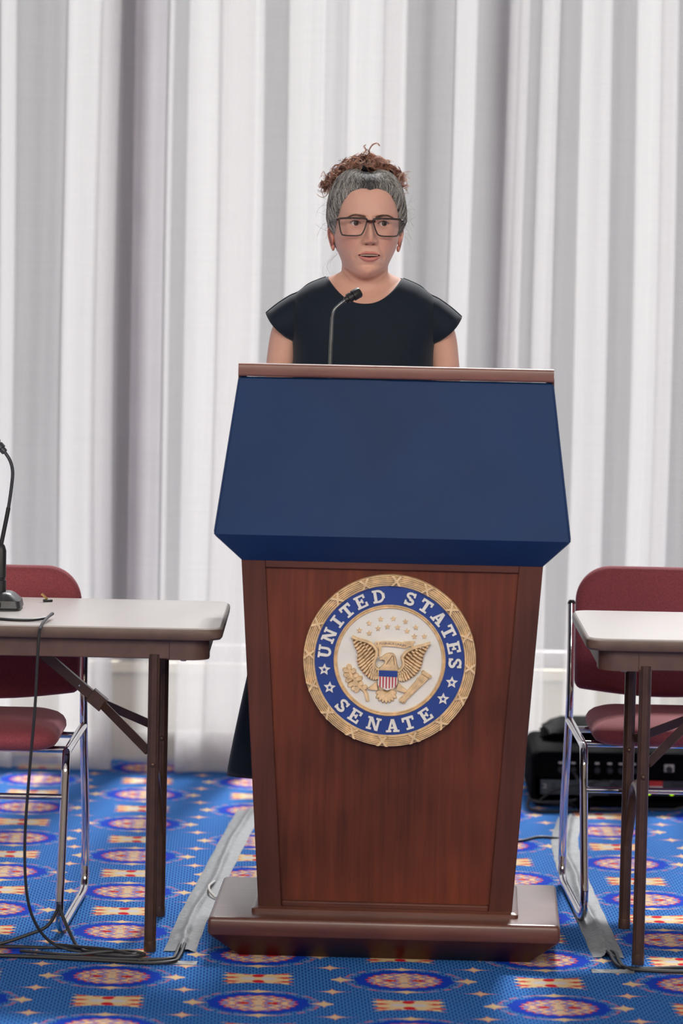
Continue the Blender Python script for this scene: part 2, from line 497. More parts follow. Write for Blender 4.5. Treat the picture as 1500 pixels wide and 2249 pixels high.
def curtain(turns, label, y_off=0.0, seed=1):
    """turns: x of every fold crease (m); the sheet runs back and forth between them"""
    rs = np.random.default_rng(seed)
    path = []; depth = 0.0; d0 = 0.0
    for i in range(len(turns) - 1):
        a, b_ = turns[i], turns[i + 1]
        n = max(6, int(abs(b_ - a) / 0.012))
        fwd = b_ > a
        ahead = fwd and (i + 2 < len(turns) and turns[i + 2] < b_)
        nd = depth + (0.022 if not fwd else 0.0)
        start = depth
        if fwd and i > 0 and turns[i - 1] > turns[i]: start = depth
        for k in range(n + 1):
            t = k / n
            if fwd and b_ > max(turns[:i + 1]):           # runs out past the old folds: come back to the front
                f = np.clip((a + (b_ - a) * t - max(turns[:i + 1])) / max(1e-4, b_ - max(turns[:i + 1])), 0, 1)
                dd = start * (1 - f * f * (3 - 2 * f))
            else: dd = start
            path.append((a + (b_ - a) * t, dd + 0.006 * math.sin(37 * (a + (b_ - a) * t) + seed)))
        depth = (path[-1][1] if False else dd) + 0.022
        if fwd and b_ > max(turns[:i + 1]) and not ahead: depth = 0.0
    P = np.array(path)
    for _ in range(2):                                     # soften the creases
        P[1:-1] = 0.5 * P[1:-1] + 0.25 * (P[:-2] + P[2:])
    n = len(P)
    s = np.concatenate([[0], np.cumsum(np.hypot(*np.diff(P, axis=0).T))])
    zs = np.concatenate([np.linspace(0.012, 0.14, 5), np.linspace(0.2, CEIL - 0.06, 40)])
    ph = rs.uniform(0, 6.28, 6)
    def pt(i, z):
        x, d = P[i]
        q = math.sin(1.1 * z + ph[0] + 5 * x) * 0.010 + math.sin(2.3 * z + ph[1] - 9 * x) * 0.005
        lo = max(0.0, 1 - z / 0.9)
        x2 = x + q * (1 - z / CEIL) + 0.006 * lo * math.sin(23 * s[i] + ph[2])
        y2 = CURTAIN_Y + y_off + d + 0.005 * math.sin(78 * s[i] + 0.5 * math.sin(1.7 * z + ph[1]) + ph[2]) + 0.012 * math.sin(3.1 * s[i] + 0.8 * z + ph[3]) + lo * 0.02 * math.sin(6 * s[i] + ph[4])
        return (x2, y2, z)
    mb = MB(); nz = len(zs)
    vs_ = [pt(i, z if k else z + 0.010 * math.sin(4.7 * s[i] + ph[5]) + 0.004) for k, z in enumerate(zs) for i in range(n)]
    fs = [(k * n + i, k * n + i + 1, (k + 1) * n + i + 1, (k + 1) * n + i) for k in range(nz - 1) for i in range(n - 1)]
    mb.add(vs_, fs)
    e = empty('sheer_curtain', (0, 0, 0), 0, label, 'curtain')
    mb.build('fabric', M['sheer'], e, angle=180)
    hm = MB()
    hv = []
    for z in (0.012, 0.05, 0.09, 0.125):
        for i in range(n):
            p = pt(i, z + (0.010 * math.sin(4.7 * s[i] + ph[5]) + 0.004 if z < 0.02 else 0))
            hv.append((p[0], p[1] - 0.004, p[2]))
    hm.add(hv, [(k * n + i, k * n + i + 1, (k + 1) * n + i + 1, (k + 1) * n + i) for k in range(3) for i in range(n - 1)])
    hm.build('hem', M['sheer'], e, angle=180)
    return e
def cx(px): return (px - 760.0) / 752.0
T1 = [-1900, -1500, -1620, -1150, -1260, -800, -930, -520, -600, -330, -420, -150, -230, 36, -8, 262, 136, 256, 212, 377, 361, 571, 401, 556, 470, 704, 614, 770]
T2 = [701, 891, 757, 884, 838, 970, 1038, 985, 1150, 1098, 1146, 1126, 1216, 1170, 1206, 1333, 1258, 1306, 1478, 1380, 1472, 1440, 1620, 1540, 1610, 1900, 1780, 2200, 2060, 2600, 2480, 3100, 2900, 3600, 3500, 4300]
curtain([cx(q) for q in T1], 'white sheer curtain panel behind the left table, gathered in wide overlapping folds', 0.0, 3)
curtain([cx(q) for q in T2], 'white sheer curtain panel behind the black rack case, gathered in narrow folds', -0.035, 8)
M['track'] = plain('track_metal', (200, 200, 200), 0.4, 0.6, nscale=30, var=0.03)
tag(MB().box((RX0 + 0.02, CURTAIN_Y - 0.06, CEIL - 0.055), (RX1 - 0.02, CURTAIN_Y + 0.10, CEIL - 0.002)).build('curtain_track', M['track'], bevel=0.004),
    'long white curtain track fixed along the ceiling', 'curtain track')
# ------------------------------------------------------------------ the podium
M['panel_wood'] = wood('panel_wood', (64, 26, 14), (120, 57, 34), 0.42)
M['stile_wood'] = wood('stile_wood', (58, 29, 22), (96, 50, 38), 0.42)
M['rail_wood'] = wood('rail_wood', (64, 34, 28), (104, 58, 46), 0.38, 'x')
M['base_wood'] = wood('base_wood', (72, 40, 31), (112, 66, 52), 0.36, 'x', 0.55, 0.55)
M['trim_wood'] = wood('trim_wood', (96, 58, 48), (142, 96, 82), 0.34, 'x', 0.2, 0.5)
M['blue_pad'] = plain('blue_vinyl', (24, 53, 94), 0.55, nscale=2.2, var=0.10, spec=0.22)
M['inner_dark'] = plain('inner_dark', (40, 30, 28), 0.7, nscale=20)
POD = empty('podium', (0.1215, 8.785, 0), R(-2.0), 'tall dark wood speaker podium with navy blue hood and round senate seal', 'podium')
def base_ring(z, inset, r=0.016):
    return [(x, y, z) for x, y in rrect(0.393 - inset, 0.265 - inset, r, 5)]
MB().loft([base_ring(0.0, 0.066, 0.004), base_ring(0.053, 0.006, 0.006), base_ring(0.056, 0.003, 0.008)]).build('base_skirt', M['stile_wood'], POD)
MB().loft([base_ring(0.0555, 0.003, 0.008), base_ring(0.061, 0.0, 0.009), base_ring(0.087, 0.0, 0.009), base_ring(0.0925, 0.002, 0.009), base_ring(0.0955, 0.006, 0.009), base_ring(0.096, 0.012, 0.008)]).build('base_board', M['base_wood'], POD)
MB().loft([[(x, y, z) for x, y in rrect(0.3 - q, 0.19 - q, 0.01, 3)] for z, q in ((0.090, 0), (0.104, 0.0), (0.108, 0.006))]).build('plinth_step', M['base_wood'], POD)
zb, zt = 0.105, 0.892
def bx_at(z, hb=0.2855, ht=0.337): return hb + (ht - hb) * (z - zb) / (zt - zb)
def fy(z): return -0.170 - 0.012 * (z - zb) / (zt - zb)
def yback(z): return 0.165 + 0.012 * (z - zb) / (zt - zb)
def slab(name, mat, xa, xb, z0, z1, dep, thick, bev=0.002):
    """board of the tapered front: xa, xb are functions of z"""
    b = [(xa(z0), fy(z0) + dep, z0), (xb(z0), fy(z0) + dep, z0), (xb(z0), fy(z0) + dep + thick, z0), (xa(z0), fy(z0) + dep + thick, z0)]
    t = [(xa(z1), fy(z1) + dep, z1), (xb(z1), fy(z1) + dep, z1), (xb(z1), fy(z1) + dep + thick, z1), (xa(z1), fy(z1) + dep + thick, z1)]
    return MB().hexa(b, t).build(name, mat, POD, bevel=bev)
slab('front_panel', M['panel_wood'], lambda z: -bx_at(z) + 0.03, lambda z: bx_at(z) - 0.03, zb + 0.002, zt - 0.002, 0.010, 0.02, 0.0)
slab('stile', M['stile_wood'], lambda z: -bx_at(z), lambda z: -bx_at(z) + 0.053, zb, zt, 0.0, 0.022)
slab('stile', M['stile_wood'], lambda z: bx_at(z) - 0.053, lambda z: bx_at(z), zb, zt, 0.0, 0.022)
slab('rail', M['rail_wood'], lambda z: -bx_at(z) + 0.053, lambda z: bx_at(z) - 0.053, zt - 0.018, zt, 0.0, 0.022)
slab('rail', M['rail_wood'], lambda z: -bx_at(z) + 0.053, lambda z: bx_at(z) - 0.053, zb, zb + 0.016, -0.002, 0.024, 0.004)
for sg in (-1, 1):
    o_ = lambda z: sg * bx_at(z)
    xs = lambda z: sorted((o_(z), o_(z) - sg * 0.02))
    b = [(xs(zb)[0], fy(zb) + 0.022, zb), (xs(zb)[1], fy(zb) + 0.022, zb), (xs(zb)[1], yback(zb), zb), (xs(zb)[0], yback(zb), zb)]
    t = [(xs(zt)[0], fy(zt) + 0.022, zt), (xs(zt)[1], fy(zt) + 0.022, zt), (xs(zt)[1], yback(zt), zt), (xs(zt)[0], yback(zt), zt)]
    MB().hexa(b, t).build('side_panel', M['stile_wood'], POD, bevel=0.002)
MB().box((-0.31, -0.15, 0.52), (0.31, 0.16, 0.54)).build('shelf', M['rail_wood'], POD)

# padded hood
def hood_ring(hw, yf, yb_, zf, zbk, r=0.006):
    pts = rrect(hw, (yb_ - yf) / 2, r, 3, 0, (yb_ + yf) / 2)
    return [(x, y, zf + (zbk - zf) * (y - yf) / (yb_ - yf)) for x, y in pts]
HB = 0.205
MB().loft([hood_ring(0.337, -0.184, 0.18, 0.890, 0.890), hood_ring(0.391, -0.243, 0.222, 0.946, 0.946), hood_ring(0.3955, -0.248, 0.225, 0.952, 0.952, 0.008), hood_ring(0.395, -0.247, 0.225, 0.958, 0.957, 0.008),
           hood_ring(0.3505, -0.186, HB, 1.296, 1.166), hood_ring(0.347, -0.182, HB - 0.004, 1.300, 1.170)]).build('hood', M['blue_pad'], POD, angle=24)
# welt seams along the hood's corners
for sg in (-1, 1):
    MB().tube([(sg * 0.3935, -0.2465, 0.957), (sg * 0.349, -0.185, 1.295)], 0.0022, 6).build('welt', M['blue_pad'], POD)
trim = MB()
trim.loft([[(x, y, z) for y, z in rrect(0.0165, 0.0145, 0.006, 4, -0.180, 1.3155)] for x in (-0.3505, 0.3505)])
trim.build('top_trim', M['trim_wood'], POD)
for sg in (-1, 1):
    b = [(sg * 0.334, -0.166, 1.288), (sg * 0.352, -0.166, 1.288), (sg * 0.362, HB, 1.165), (sg * 0.344, HB, 1.165)]
    if sg < 0: b = [b[1], b[0], b[3], b[2]]
    MB().hexa(b, [(p[0], p[1], p[2] + 0.024) for p in b]).build('side_trim', M['rail_wood'], POD, bevel=0.003)
b = [(-0.334, -0.166, 1.290), (0.334, -0.166, 1.290), (0.345, HB - 0.01, 1.168), (-0.345, HB - 0.01, 1.168)]
MB().hexa(b, [(p[0], p[1], p[2] + 0.008) for p in b]).build('reading_surface', M['inner_dark'], POD)
MB().box((-0.345, HB - 0.01, 1.160), (0.345, HB + 0.008, 1.196)).build('paper_ledge', M['rail_wood'], POD, bevel=0.004)

# the seal
SR = 0.1935
SY = fy(0.67) + 0.010
M['gold'] = plain('seal_gold', (230, 198, 152), 0.45, 0.0, nscale=60, var=0.10)
M['gold_dark'] = plain('seal_gold_dark', (132, 94, 52), 0.6, 0.1, nscale=60, var=0.1)
M['seal_blue'] = plain('seal_blue', (24, 62, 142), 0.4, nscale=20, var=0.04)
M['seal_white'] = plain('seal_white', (236, 234, 226), 0.5, nscale=20, var=0.02)
M['seal_red'] = plain('seal_red', (190, 40, 58), 0.5, nscale=20, var=0.04)
M['seal_ink'] = plain('seal_ink', (48, 38, 84), 0.6, nscale=20, var=0.04)
SZ = 0.671
ROT = R(1.15)
def S2(x, z):
    """seal plane (radius 1, as seen square on) to podium x, z"""
    return (SR * (x * math.cos(ROT) - z * math.sin(ROT)) - 0.001, SZ + SR * (x * math.sin(ROT) + z * math.cos(ROT)))
def ring_mesh(prof, n=128):
    """prof: (radius, height out of the panel) in seal radii"""
    mb = MB(); rings = []
    for r_, hgt in prof:
        rings.append([(S2(r_ * math.cos(2 * PI * j / n), r_ * math.sin(2 * PI * j / n))[0], SY - hgt * SR, S2(r_ * math.cos(2 * PI * j / n), r_ * math.sin(2 * PI * j / n))[1]) for j in range(n)])
    return mb.loft(rings, cap=False)
SEAL = ring_mesh([(0.985, 0.0), (0.985, 0.04), (0.001, 0.04)], 96).build('senate_seal', M['gold_dark'], POD)
SEAL['label'] = 'round gilded eagle seal lettered UNITED STATES SENATE'
prof = [(0.868, 0.02), (0.868, 0.075)]
nr = 6
for k in range(nr):
    a0 = 0.875 + k * 0.0205
    arch = 0.085 + 0.035 * math.sin(PI * (k + 0.5) / nr)
    prof += [(a0, arch - 0.016), (a0 + 0.004, arch), (a0 + 0.0145, arch), (a0 + 0.0185, arch - 0.016)]
prof += [(1.0, 0.07), (1.0, 0.0)]
ring_mesh(prof).build('reeded_ring', M['gold'], SEAL, angle=30)
ring_mesh([(0.64, 0.02), (0.64, 0.055), (0.872, 0.055), (0.872, 0.02)]).build('blue_band', M['seal_blue'], SEAL)
ring_mesh([(0.602, 0.04), (0.606, 0.066), (0.613, 0.072), (0.621, 0.066), (0.625, 0.06), (0.629, 0.068), (0.638, 0.078), (0.647, 0.068), (0.650, 0.05)]).build('inner_ring', M['gold'], SEAL, angle=30)
ring_mesh([(0.612, 0.03), (0.612, 0.048), (0.001, 0.048)]).build('white_field', M['seal_white'], SEAL)
def relief(polys, h0, h1, name, mat, inset=0.0, smooth=False):
    mb = MB()
    for i, p in enumerate(polys):
        mb.prism([S2(*q) for q in p], SY - h0 * SR, SY - (h1 + 0.0009 * i) * SR, inset)
    return mb.build(name, mat, SEAL, smooth=smooth)
# crossed ribbons binding the ring
for k in range(16):
    a = R(85 - 22.5 * k)
    polys = []
    for sg in (-1, 1):
        pts = []
        for t in (0, 0.5, 1):
            for side in (1,):
                pass
        lo, hi = 0.872, 0.998
        q = []
        for (r_, da) in ((lo, -0.055 * sg - 0.018), (hi, 0.055 * sg - 0.018), (hi, 0.055 * sg + 0.018), (lo, -0.055 * sg + 0.018)):
            q.append((r_ * math.cos(a + da), r_ * math.sin(a + da)))
        polys.append(q)
    polys.append([(0.935 * math.cos(a) + 0.024 * math.cos(R(60 * j)), 0.935 * math.sin(a) + 0.024 * math.sin(R(60 * j))) for j in range(6)])
    relief(polys, 0.05, 0.138, 'ribbon_tie', M['gold'], 0.05)

# slab serif letters: every glyph is a list of strokes (quads) on a unit-high cell
def bar(x0, z0, x1, z1): return [(x0, z0), (x1, z0), (x1, z1), (x0, z1)]
def arc(cx_, cz, rx, rz, a0, a1, t, n=8):
    out = []
    for k in range(n):
        p = [R(a0 + (a1 - a0) * q / n) for q in (k, k + 1)]
        out.append([(cx_ + (rx + t / 2) * math.cos(p[0]), cz + (rz + t / 2) * math.sin(p[0])), (cx_ + (rx + t / 2) * math.cos(p[1]), cz + (rz + t / 2) * math.sin(p[1])),
                    (cx_ + (rx - t / 2) * math.cos(p[1]), cz + (rz - t / 2) * math.sin(p[1])), (cx_ + (rx - t / 2) * math.cos(p[0]), cz + (rz - t / 2) * math.sin(p[0]))])
    return out
sf, sk = 0.15, 0.23
G = {
    'I': (0.62, [bar(0.19, 0, 0.43, 1), bar(0.02, 0, 0.6, sf), bar(0.02, 1 - sf, 0.6, 1)]),
    'T': (0.92, [bar(0.34, 0, 0.58, 1), bar(0.17, 0, 0.75, sf), bar(0, 0.82, 0.92, 1), bar(0, 0.66, 0.15, 1), bar(0.77, 0.66, 0.92, 1)]),
    'E': (0.88, [bar(0.1, 0, 0.33, 1), bar(0, 0, 0.86, sf), bar(0, 1 - sf, 0.84, 1), bar(0.1, 0.43, 0.6, 0.58), bar(0.71, 0, 0.88, 0.34), bar(0.69, 0.68, 0.86, 1), bar(0.48, 0.34, 0.62, 0.67)]),
    'D': (0.95, [bar(0.1, 0, 0.33, 1), bar(0, 0, 0.45, sf), bar(0, 1 - sf, 0.45, 1)] + arc(0.42, 0.5, 0.40, 0.42, -90, 90, 0.17, 12) + [bar(0.72, 0.3, 0.94, 0.7)]),
    'U': (1.0, [bar(0.12, 0.34, 0.35, 1), bar(0.68, 0.34, 0.86, 1), bar(0, 1 - sf, 0.46, 1), bar(0.55, 1 - sf, 1.0, 1)] + arc(0.495, 0.36, 0.27, 0.27, 180, 360, 0.19, 10)),
    'N': (1.05, [bar(0.12, 0, 0.30, 1), bar(0.75, 0, 0.93, 1), [(0.10, 1), (0.36, 1), (0.93, 0), (0.70, 0)], bar(0, 0, 0.42, sf), bar(0, 1 - sf, 0.3, 1), bar(0.63, 1 - sf, 1.05, 1)]),
    'A': (1.05, [[(0.14, 0.1), (0.32, 0.1), (0.58, 1), (0.42, 1)], [(0.66, 0.1), (0.92, 0.1), (0.66, 1), (0.40, 1)], bar(0.28, 0.26, 0.76, 0.40), bar(0, 0, 0.42, sf), bar(0.56, 0, 1.05, sf)]),
    'S': (0.84, arc(0.42, 0.74, 0.27, 0.18, 20, 270, 0.18, 10) + arc(0.42, 0.27, 0.28, 0.19, 90, -160, 0.20, 10) + [bar(0.64, 0.66, 0.78, 1.0), bar(0.05, 0.0, 0.19, 0.34), [(0.2, 0.62), (0.4, 0.66), (0.66, 0.38), (0.42, 0.34)]]),
}
def letter(ch, ang, r_=0.757, hgt=0.150, flip=False):
    wd, quads = G[ch]
    a = R(ang)
    polys = []
    for q in quads:
        p = []
        for x, z in q:
            lx, lz = (x - wd / 2) * hgt, (z - 0.5) * hgt
            if not flip:   # feet towards the centre
                rr, tt = r_ + lz, lx
                p.append((rr * math.cos(a) + tt * math.sin(a), rr * math.sin(a) - tt * math.cos(a)))
            else:
                rr, tt = r_ - lz, -lx
                p.append((rr * math.cos(a) + tt * math.sin(a), rr * math.sin(a) - tt * math.cos(a)))
        polys.append(p)
    relief(polys, 0.05, 0.074, 'letter', M['seal_white'])
for ch, an in zip('UNITED', (172.2, 157.4, 143.2, 130.4, 116.0, 99.6)): letter(ch, an)
for ch, an in zip('STATES', (71.6, 56.6, 41.0, 26.4, 11.8, -2.0)): letter(ch, an)
for ch, an in zip('SENATE', (-136.2, -121.8, -104.0, -87.4, -73.0, -56.6)): letter(ch, an, flip=True)
def star_poly(cx_, cz, ro, ri, rot=90):
    return [(cx_ + (ro if k % 2 == 0 else ri) * math.cos(R(rot + 36 * k)), cz + (ro if k % 2 == 0 else ri) * math.sin(R(rot + 36 * k))) for k in range(10)]
for an in (188, 204.4, -19.2, -35.6):
    x, z = 0.762 * math.cos(R(an)), 0.762 * math.sin(R(an))
    relief([star_poly(x, z, 0.073, 0.034, 86)], 0.05, 0.074, 'band_star', M['seal_white'])
    relief([star_poly(x, z, 0.026, 0.013, 86)], 0.07, 0.0765, 'star_hollow', M['seal_blue'])
def E2(x, y): return ((x - 748) / 1181.0, (761 - y) / 1181.0)
for x, y in ((335, 350), (466, 252), (625, 195), (798, 188), (964, 228), (1106, 308), (1222, 430), (470, 388), (590, 322), (720, 298), (858, 308), (985, 358), (1086, 432)):
    p = E2(x, y)
    relief([star_poly(p[0], p[1], 0.040, 0.017, 92)], 0.045, 0.066, 'gold_star', M['gold'], 0.25)
def poly_at(curve, t):
    n = len(curve) - 1; f = min(max(t, 0), 0.9999) * n; i = int(f); f -= i
    return np.array(curve[i]) * (1 - f) + np.array(curve[i + 1]) * f
def leaf(a, b_, wd, n=5):
    a, b_ = np.array(a, float), np.array(b_, float); d = b_ - a; L = np.linalg.norm(d); d = d / max(L, 1e-6); nn = np.array((-d[1], d[0]))
    prof = [(0, 0.55), (0.35, 0.95), (0.7, 1.0), (0.9, 0.7), (1.0, 0.15)]
    pts = [a + d * L * t + nn * wd * q for t, q in prof] + [a + d * L * t - nn * wd * q for t, q in prof[::-1]]
    return [tuple(p) for p in pts]
def wing(lead, trail):
    ld = [E2(*p) for p in lead]; tr = [E2(*p) for p in trail]
    base = [tuple(poly_at(ld, k / 24)) for k in range(25)] + [tuple(poly_at(tr, 1 - k / 24)) for k in range(24)]
    wmesh = relief([base], 0.04, 0.085, 'wing', M['gold_dark'], 0.02)
    mb = MB()
    for row, (f0, f1, hh, n) in enumerate(((0.50, 1.04, 0.100, 17), (0.27, 0.66, 0.112, 17), (0.08, 0.40, 0.124, 15))):
        for k in range(n):
            t = 0.05 + 0.93 * k / (n - 1)
            l_, t_ = poly_at(ld, t), poly_at(tr, t)
            t2 = poly_at(tr, max(0, t - 0.02))
            a, b_ = l_ + (t_ - l_) * f0, l_ + (t2 - l_) * f1
            wd = 0.0155 if row == 0 else 0.0125
            mb.prism([S2(*q) for q in leaf(a, b_, wd)], SY - 0.08 * SR, SY - hh * SR, 0.3)
    for k in range(16):
        pass
    mb.tube([(S2(*poly_at(ld, k / 20))[0], SY - 0.11 * SR, S2(*poly_at(ld, k / 20))[1]) for k in range(21)], 0.020 * SR, 6)
    mb.build('wing_feathers', M['gold'], SEAL)
wing([(235, 430), (330, 468), (440, 495), (525, 540), (575, 620), (566, 700), (535, 780), (545, 840), (605, 885)],
     [(235, 430), (262, 555), (310, 640), (306, 760), (330, 850), (390, 930), (470, 1010), (545, 1032), (595, 1010)])
wing([(1305, 515), (1200, 545), (1080, 580), (975, 630), (922, 710), (942, 790), (935, 830), (900, 880), (862, 900)],
     [(1305, 515), (1270, 590), (1212, 690), (1194, 800), (1160, 890), (1100, 960), (1010, 1022), (930, 1052), (868, 1030)])
P_ = lambda pts: [E2(*p) for p in pts]
relief([P_([(600, 722), (640, 706), (668, 682), (700, 660), (750, 648), (800, 658), (830, 690), (842, 740), (850, 800), (874, 870), (870, 900), (604, 890), (618, 850), (660, 815), (690, 785), (684, 745), (650, 735), (612, 742)])], 0.05, 0.125, 'eagle_head', M['gold'], 0.08)
for ln in (((703, 806), (788, 684)), ((788, 684), (802, 690), (816, 812))):
    q = [(S2(*E2(*p))[0], SY - 0.124 * SR, S2(*E2(*p))[1]) for p in ln]
    MB().tube(q, 0.0009, 5).build('breast_line', M['gold_dark'], SEAL)
relief([P_([(606, 850), (872, 860), (862, 1085), (800, 1165), (600, 1165), (588, 1090)])], 0.04, 0.10, 'eagle_body', M['gold'], 0.05)
for q in ([(440, 1150), (500, 1100), (580, 1040), (592, 1166), (520, 1168)], [(862, 1055), (910, 1100), (1000, 1180), (960, 1202), (830, 1166)]):
    relief([P_(q)], 0.04, 0.095, 'eagle_leg', M['gold'], 0.10)
mb = MB()
for k in range(9):
    a = R(205 + 130 * k / 8)
    c0 = np.array(E2(702, 1140)); L = 0.185 if 0 < k < 8 else 0.155
    if k in (0, 8): a += 0
    tip = c0 + np.array((math.cos(a) * 0.88, math.sin(a))) * L
    mb.prism([S2(*q) for q in leaf(c0 + (tip - c0) * 0.15, tip, 0.024)], SY - 0.045 * SR, SY - (0.10 - 0.004 * abs(k - 4)) * SR, 0.3)
mb.build('tail_feathers', M['gold'], SEAL)
shield = relief([P_([(604, 884), (858, 895), (858, 1000), (850, 1085), (800, 1130), (716, 1162), (636, 1122), (588, 1085), (600, 980)])], 0.08, 0.130, 'shield', M['seal_white'], 0.0)
relief([P_([(606, 885), (858, 896), (856, 978), (604, 966)])], 0.12, 0.138, 'shield_top', M['seal_blue'])
reds = []
for k in range(6):
    x0 = 612 + k * 42.5
    reds.append(P_([(x0, 970 + k * 1.8), (x0 + 20, 971 + k * 1.8), (x0 + 16 - 2 * k * 0.4, 1104 + 34 * math.sin(PI * (k + 0.5) / 6)), (x0 - 2, 1098 + 34 * math.sin(PI * (k + 0.5) / 6))]))
for q in reds: relief([q], 0.12, 0.135, 'shield_stripe', M['seal_red'])
relief([P_([(545, 505), (620, 497), (700, 492), (860, 500), (930, 510), (940, 498), (1102, 492), (1068, 530), (1078, 575), (1030, 560), (960, 592), (860, 574), (740, 562), (640, 562), (632, 620), (612, 700), (598, 690), (600, 610), (560, 562)])], 0.045, 0.080, 'scroll', M['gold'], 0.02)
def flat_text(body, p0, p1, size, h_, name, mat, parent, bow=0.0):
    cu = bpy.data.curves.new('t', 'FONT'); cu.body = body; cu.size = 1.0; cu.align_x = 'LEFT'
    to = bpy.data.objects.new('t', cu); COL.objects.link(to)
    bpy.context.view_layer.update()
    me = bpy.data.meshes.new_from_object(to.evaluated_get(bpy.context.evaluated_depsgraph_get()))
    bpy.data.objects.remove(to)
    vs_ = np.array([v.co[:2] for v in me.vertices]); fs = [tuple(p.vertices) for p in me.polygons]
    bpy.data.meshes.remove(me)
    wd = vs_[:, 0].max()
    a, b_ = np.array(p0), np.array(p1); d = (b_ - a) / wd
    n = np.array((-(b_ - a)[1], (b_ - a)[0])) / np.linalg.norm(b_ - a) * size
    out = []
    for x, y in vs_:
        t = x / wd
        p = a + d * x + n * y + np.array((0, bow * 4 * t * (1 - t)))
        out.append((p[0], h_, p[1]))
    return MB().add(out, fs).build(name, mat, parent, smooth=False)
pa, pb = S2(*E2(566, 546)), S2(*E2(968, 570))
flat_text('E PLURIBUS UNUM', pa, pb, 0.0072, SY - 0.0815 * SR, 'motto', M['seal_ink'], SEAL, 0.0028)
# olive branch and arrows
mb = MB()
def rel_leaf(a, b_, wd, h_): mb.prism([S2(*q) for q in leaf(E2(*a), E2(*b_), wd)], SY - 0.04 * SR, SY - h_ * SR, 0.3)
stem = [(450, 1318), (420, 1200), (330, 1110), (240, 990), (190, 880)]
mb.tube([(S2(*E2(*p))[0], SY - 0.06 * SR, S2(*E2(*p))[1]) for p in catmull([(x, y) for x, y in stem], 6)], 0.022 * SR, 6)
for a, b_ in (((200, 900), (190, 802)), ((205, 920), (102, 872)), ((215, 930), (290, 880)), ((225, 960), (110, 960)), ((240, 990), (330, 950)), ((250, 1000), (140, 1050)), ((270, 1030), (385, 990)), ((285, 1050), (170, 1120)), ((320, 1090), (385, 1060)),
              ((320, 1100), (220, 1170)), ((345, 1120), (265, 1200)), ((370, 1140), (450, 1120)), ((235, 990), (160, 1000)), ((260, 1000), (300, 1080)), ((300, 1060), (260, 1130))):
    rel_leaf(a, b_, 0.032, 0.088)
mb.prism([S2(*E2(*p)) for p in ((400, 1190), (440, 1175), (470, 1318), (432, 1318))], SY - 0.04 * SR, SY - 0.08 * SR, 0.1)
mb.build('olive_branch', M['gold'], SEAL)
mb = MB()
for k in range(5):
    o_ = (k - 2) * 10
    a, b_ = (910 + o_ * 0.9, 1320 + o_ * 0.5), (1235 + o_ * 1.9, 975 + o_ * 1.1)
    mb.tube([(S2(*E2(*p))[0], SY - (0.075 + 0.006 * (k % 2)) * SR, S2(*E2(*p))[1]) for p in (a, b_)], 0.016 * SR, 6)
    rel_leaf(b_, (b_[0] + 34 + o_ * 0.8, b_[1] - 46 + o_ * 0.7), 0.022, 0.10)
    rel_leaf((1150 + o_ * 1.6, 1070 + o_), (1190 + o_ * 1.7, 1010 + o_), 0.020, 0.096)
    rel_leaf((950 + o_, 1270 + o_ * 0.6), (905 + o_, 1345 + o_ * 0.4), 0.026, 0.09)
mb.build('arrow_bundle', M['gold'], SEAL)
# ------------------------------------------------------------------ microphones
M['black_plastic'] = plain('black_plastic', (30, 32, 34), 0.42, nscale=60, var=0.1)
M['dark_metal'] = plain('dark_metal', (124, 130, 130), 0.28, 0.8, nscale=60, var=0.1)
M['cable'] = plain('black_cable', (36, 36, 40), 0.5, nscale=50, var=0.1)
def mic_head(mb, p0, p1, r):
    a, b = Vector(p0), Vector(p1); d = b - a
    prof = [(0.0, 0.55), (0.04, 0.62), (0.18, 0.64), (0.2, 0.9), (0.40, 0.92), (0.42, 0.78), (0.5, 0.78), (0.52, 1.0), (0.92, 1.0), (0.98, 0.86), (1.0, 0.5)]
    mb.tube([a + d * t for t, q in prof], [r * q for t, q in prof], 16)
e = empty('gooseneck_microphone', (-0.034, 8.80, 1.2405), 0, 'slim gooseneck microphone rising from the podium desk', 'microphone')
o0 = Vector((-0.034, 8.80, 1.2405))
L = lambda pts: [Vector(p) - o0 for p in pts]
MB().lathe([(0.018, 0.0), (0.018, 0.006), (0.012, 0.012), (0.007, 0.03), (0.006, 0.034)], (0, 0, 0), 20).build('mount', M['black_plastic'], e)
MB().tube(L([(-0.034, 8.80, 1.27), (-0.0322, 8.80, 1.36), (-0.030, 8.80, 1.430)]), 0.0042, 10).build('tube', M['dark_metal'], e)
neck = catmull([(-0.030, 8.80, 1.428), (-0.026, 8.80, 1.446), (-0.014, 8.802, 1.459), (0.000, 8.806, 1.470)], 8)
MB().tube(L(neck), 0.0034, 10).build('gooseneck', M['dark_metal'], e)
hd = MB(); mic_head(hd, Vector((-0.002, 8.806, 1.4685)) - o0, Vector((0.033, 8.818, 1.489)) - o0, 0.0125)
hd.build('capsule', M['black_plastic'], e)

# ------------------------------------------------------------------ folding tables
def laminate():
    m, nt, b, o = new_mat('table_laminate')
    n1 = tex_noise(nt, (4, 40, 1), 8.0, 5, 0.65); n2 = tex_noise(nt, (1, 1, 1), 260.0, 2)
    mx = nt.nodes.new('ShaderNodeMath'); mx.operation = 'ADD'
    nt.links.new(n1.outputs[0], mx.inputs[0]); nt.links.new(n2.outputs[0], mx.inputs[1])
    r = ramp(nt, mx.outputs[0], [(0.40, (146, 138, 136)), (0.62, (196, 190, 186))])
    nt.links.new(r.outputs[0], b.inputs['Base Color'])
    b.inputs['Roughness'].default_value = 0.28
    b.inputs['Specular IOR Level'].default_value = 0.7
    bump(nt, b, n2.outputs[0], 0.05, 0.0005)
    return m
M['laminate'] = laminate()
M['edge_brown'] = plain('table_edge_brown', (104, 84, 72), 0.4, nscale=30, var=0.06)
M['apron_brown'] = plain('table_apron_brown', (92, 66, 58), 0.5, nscale=30, var=0.08)
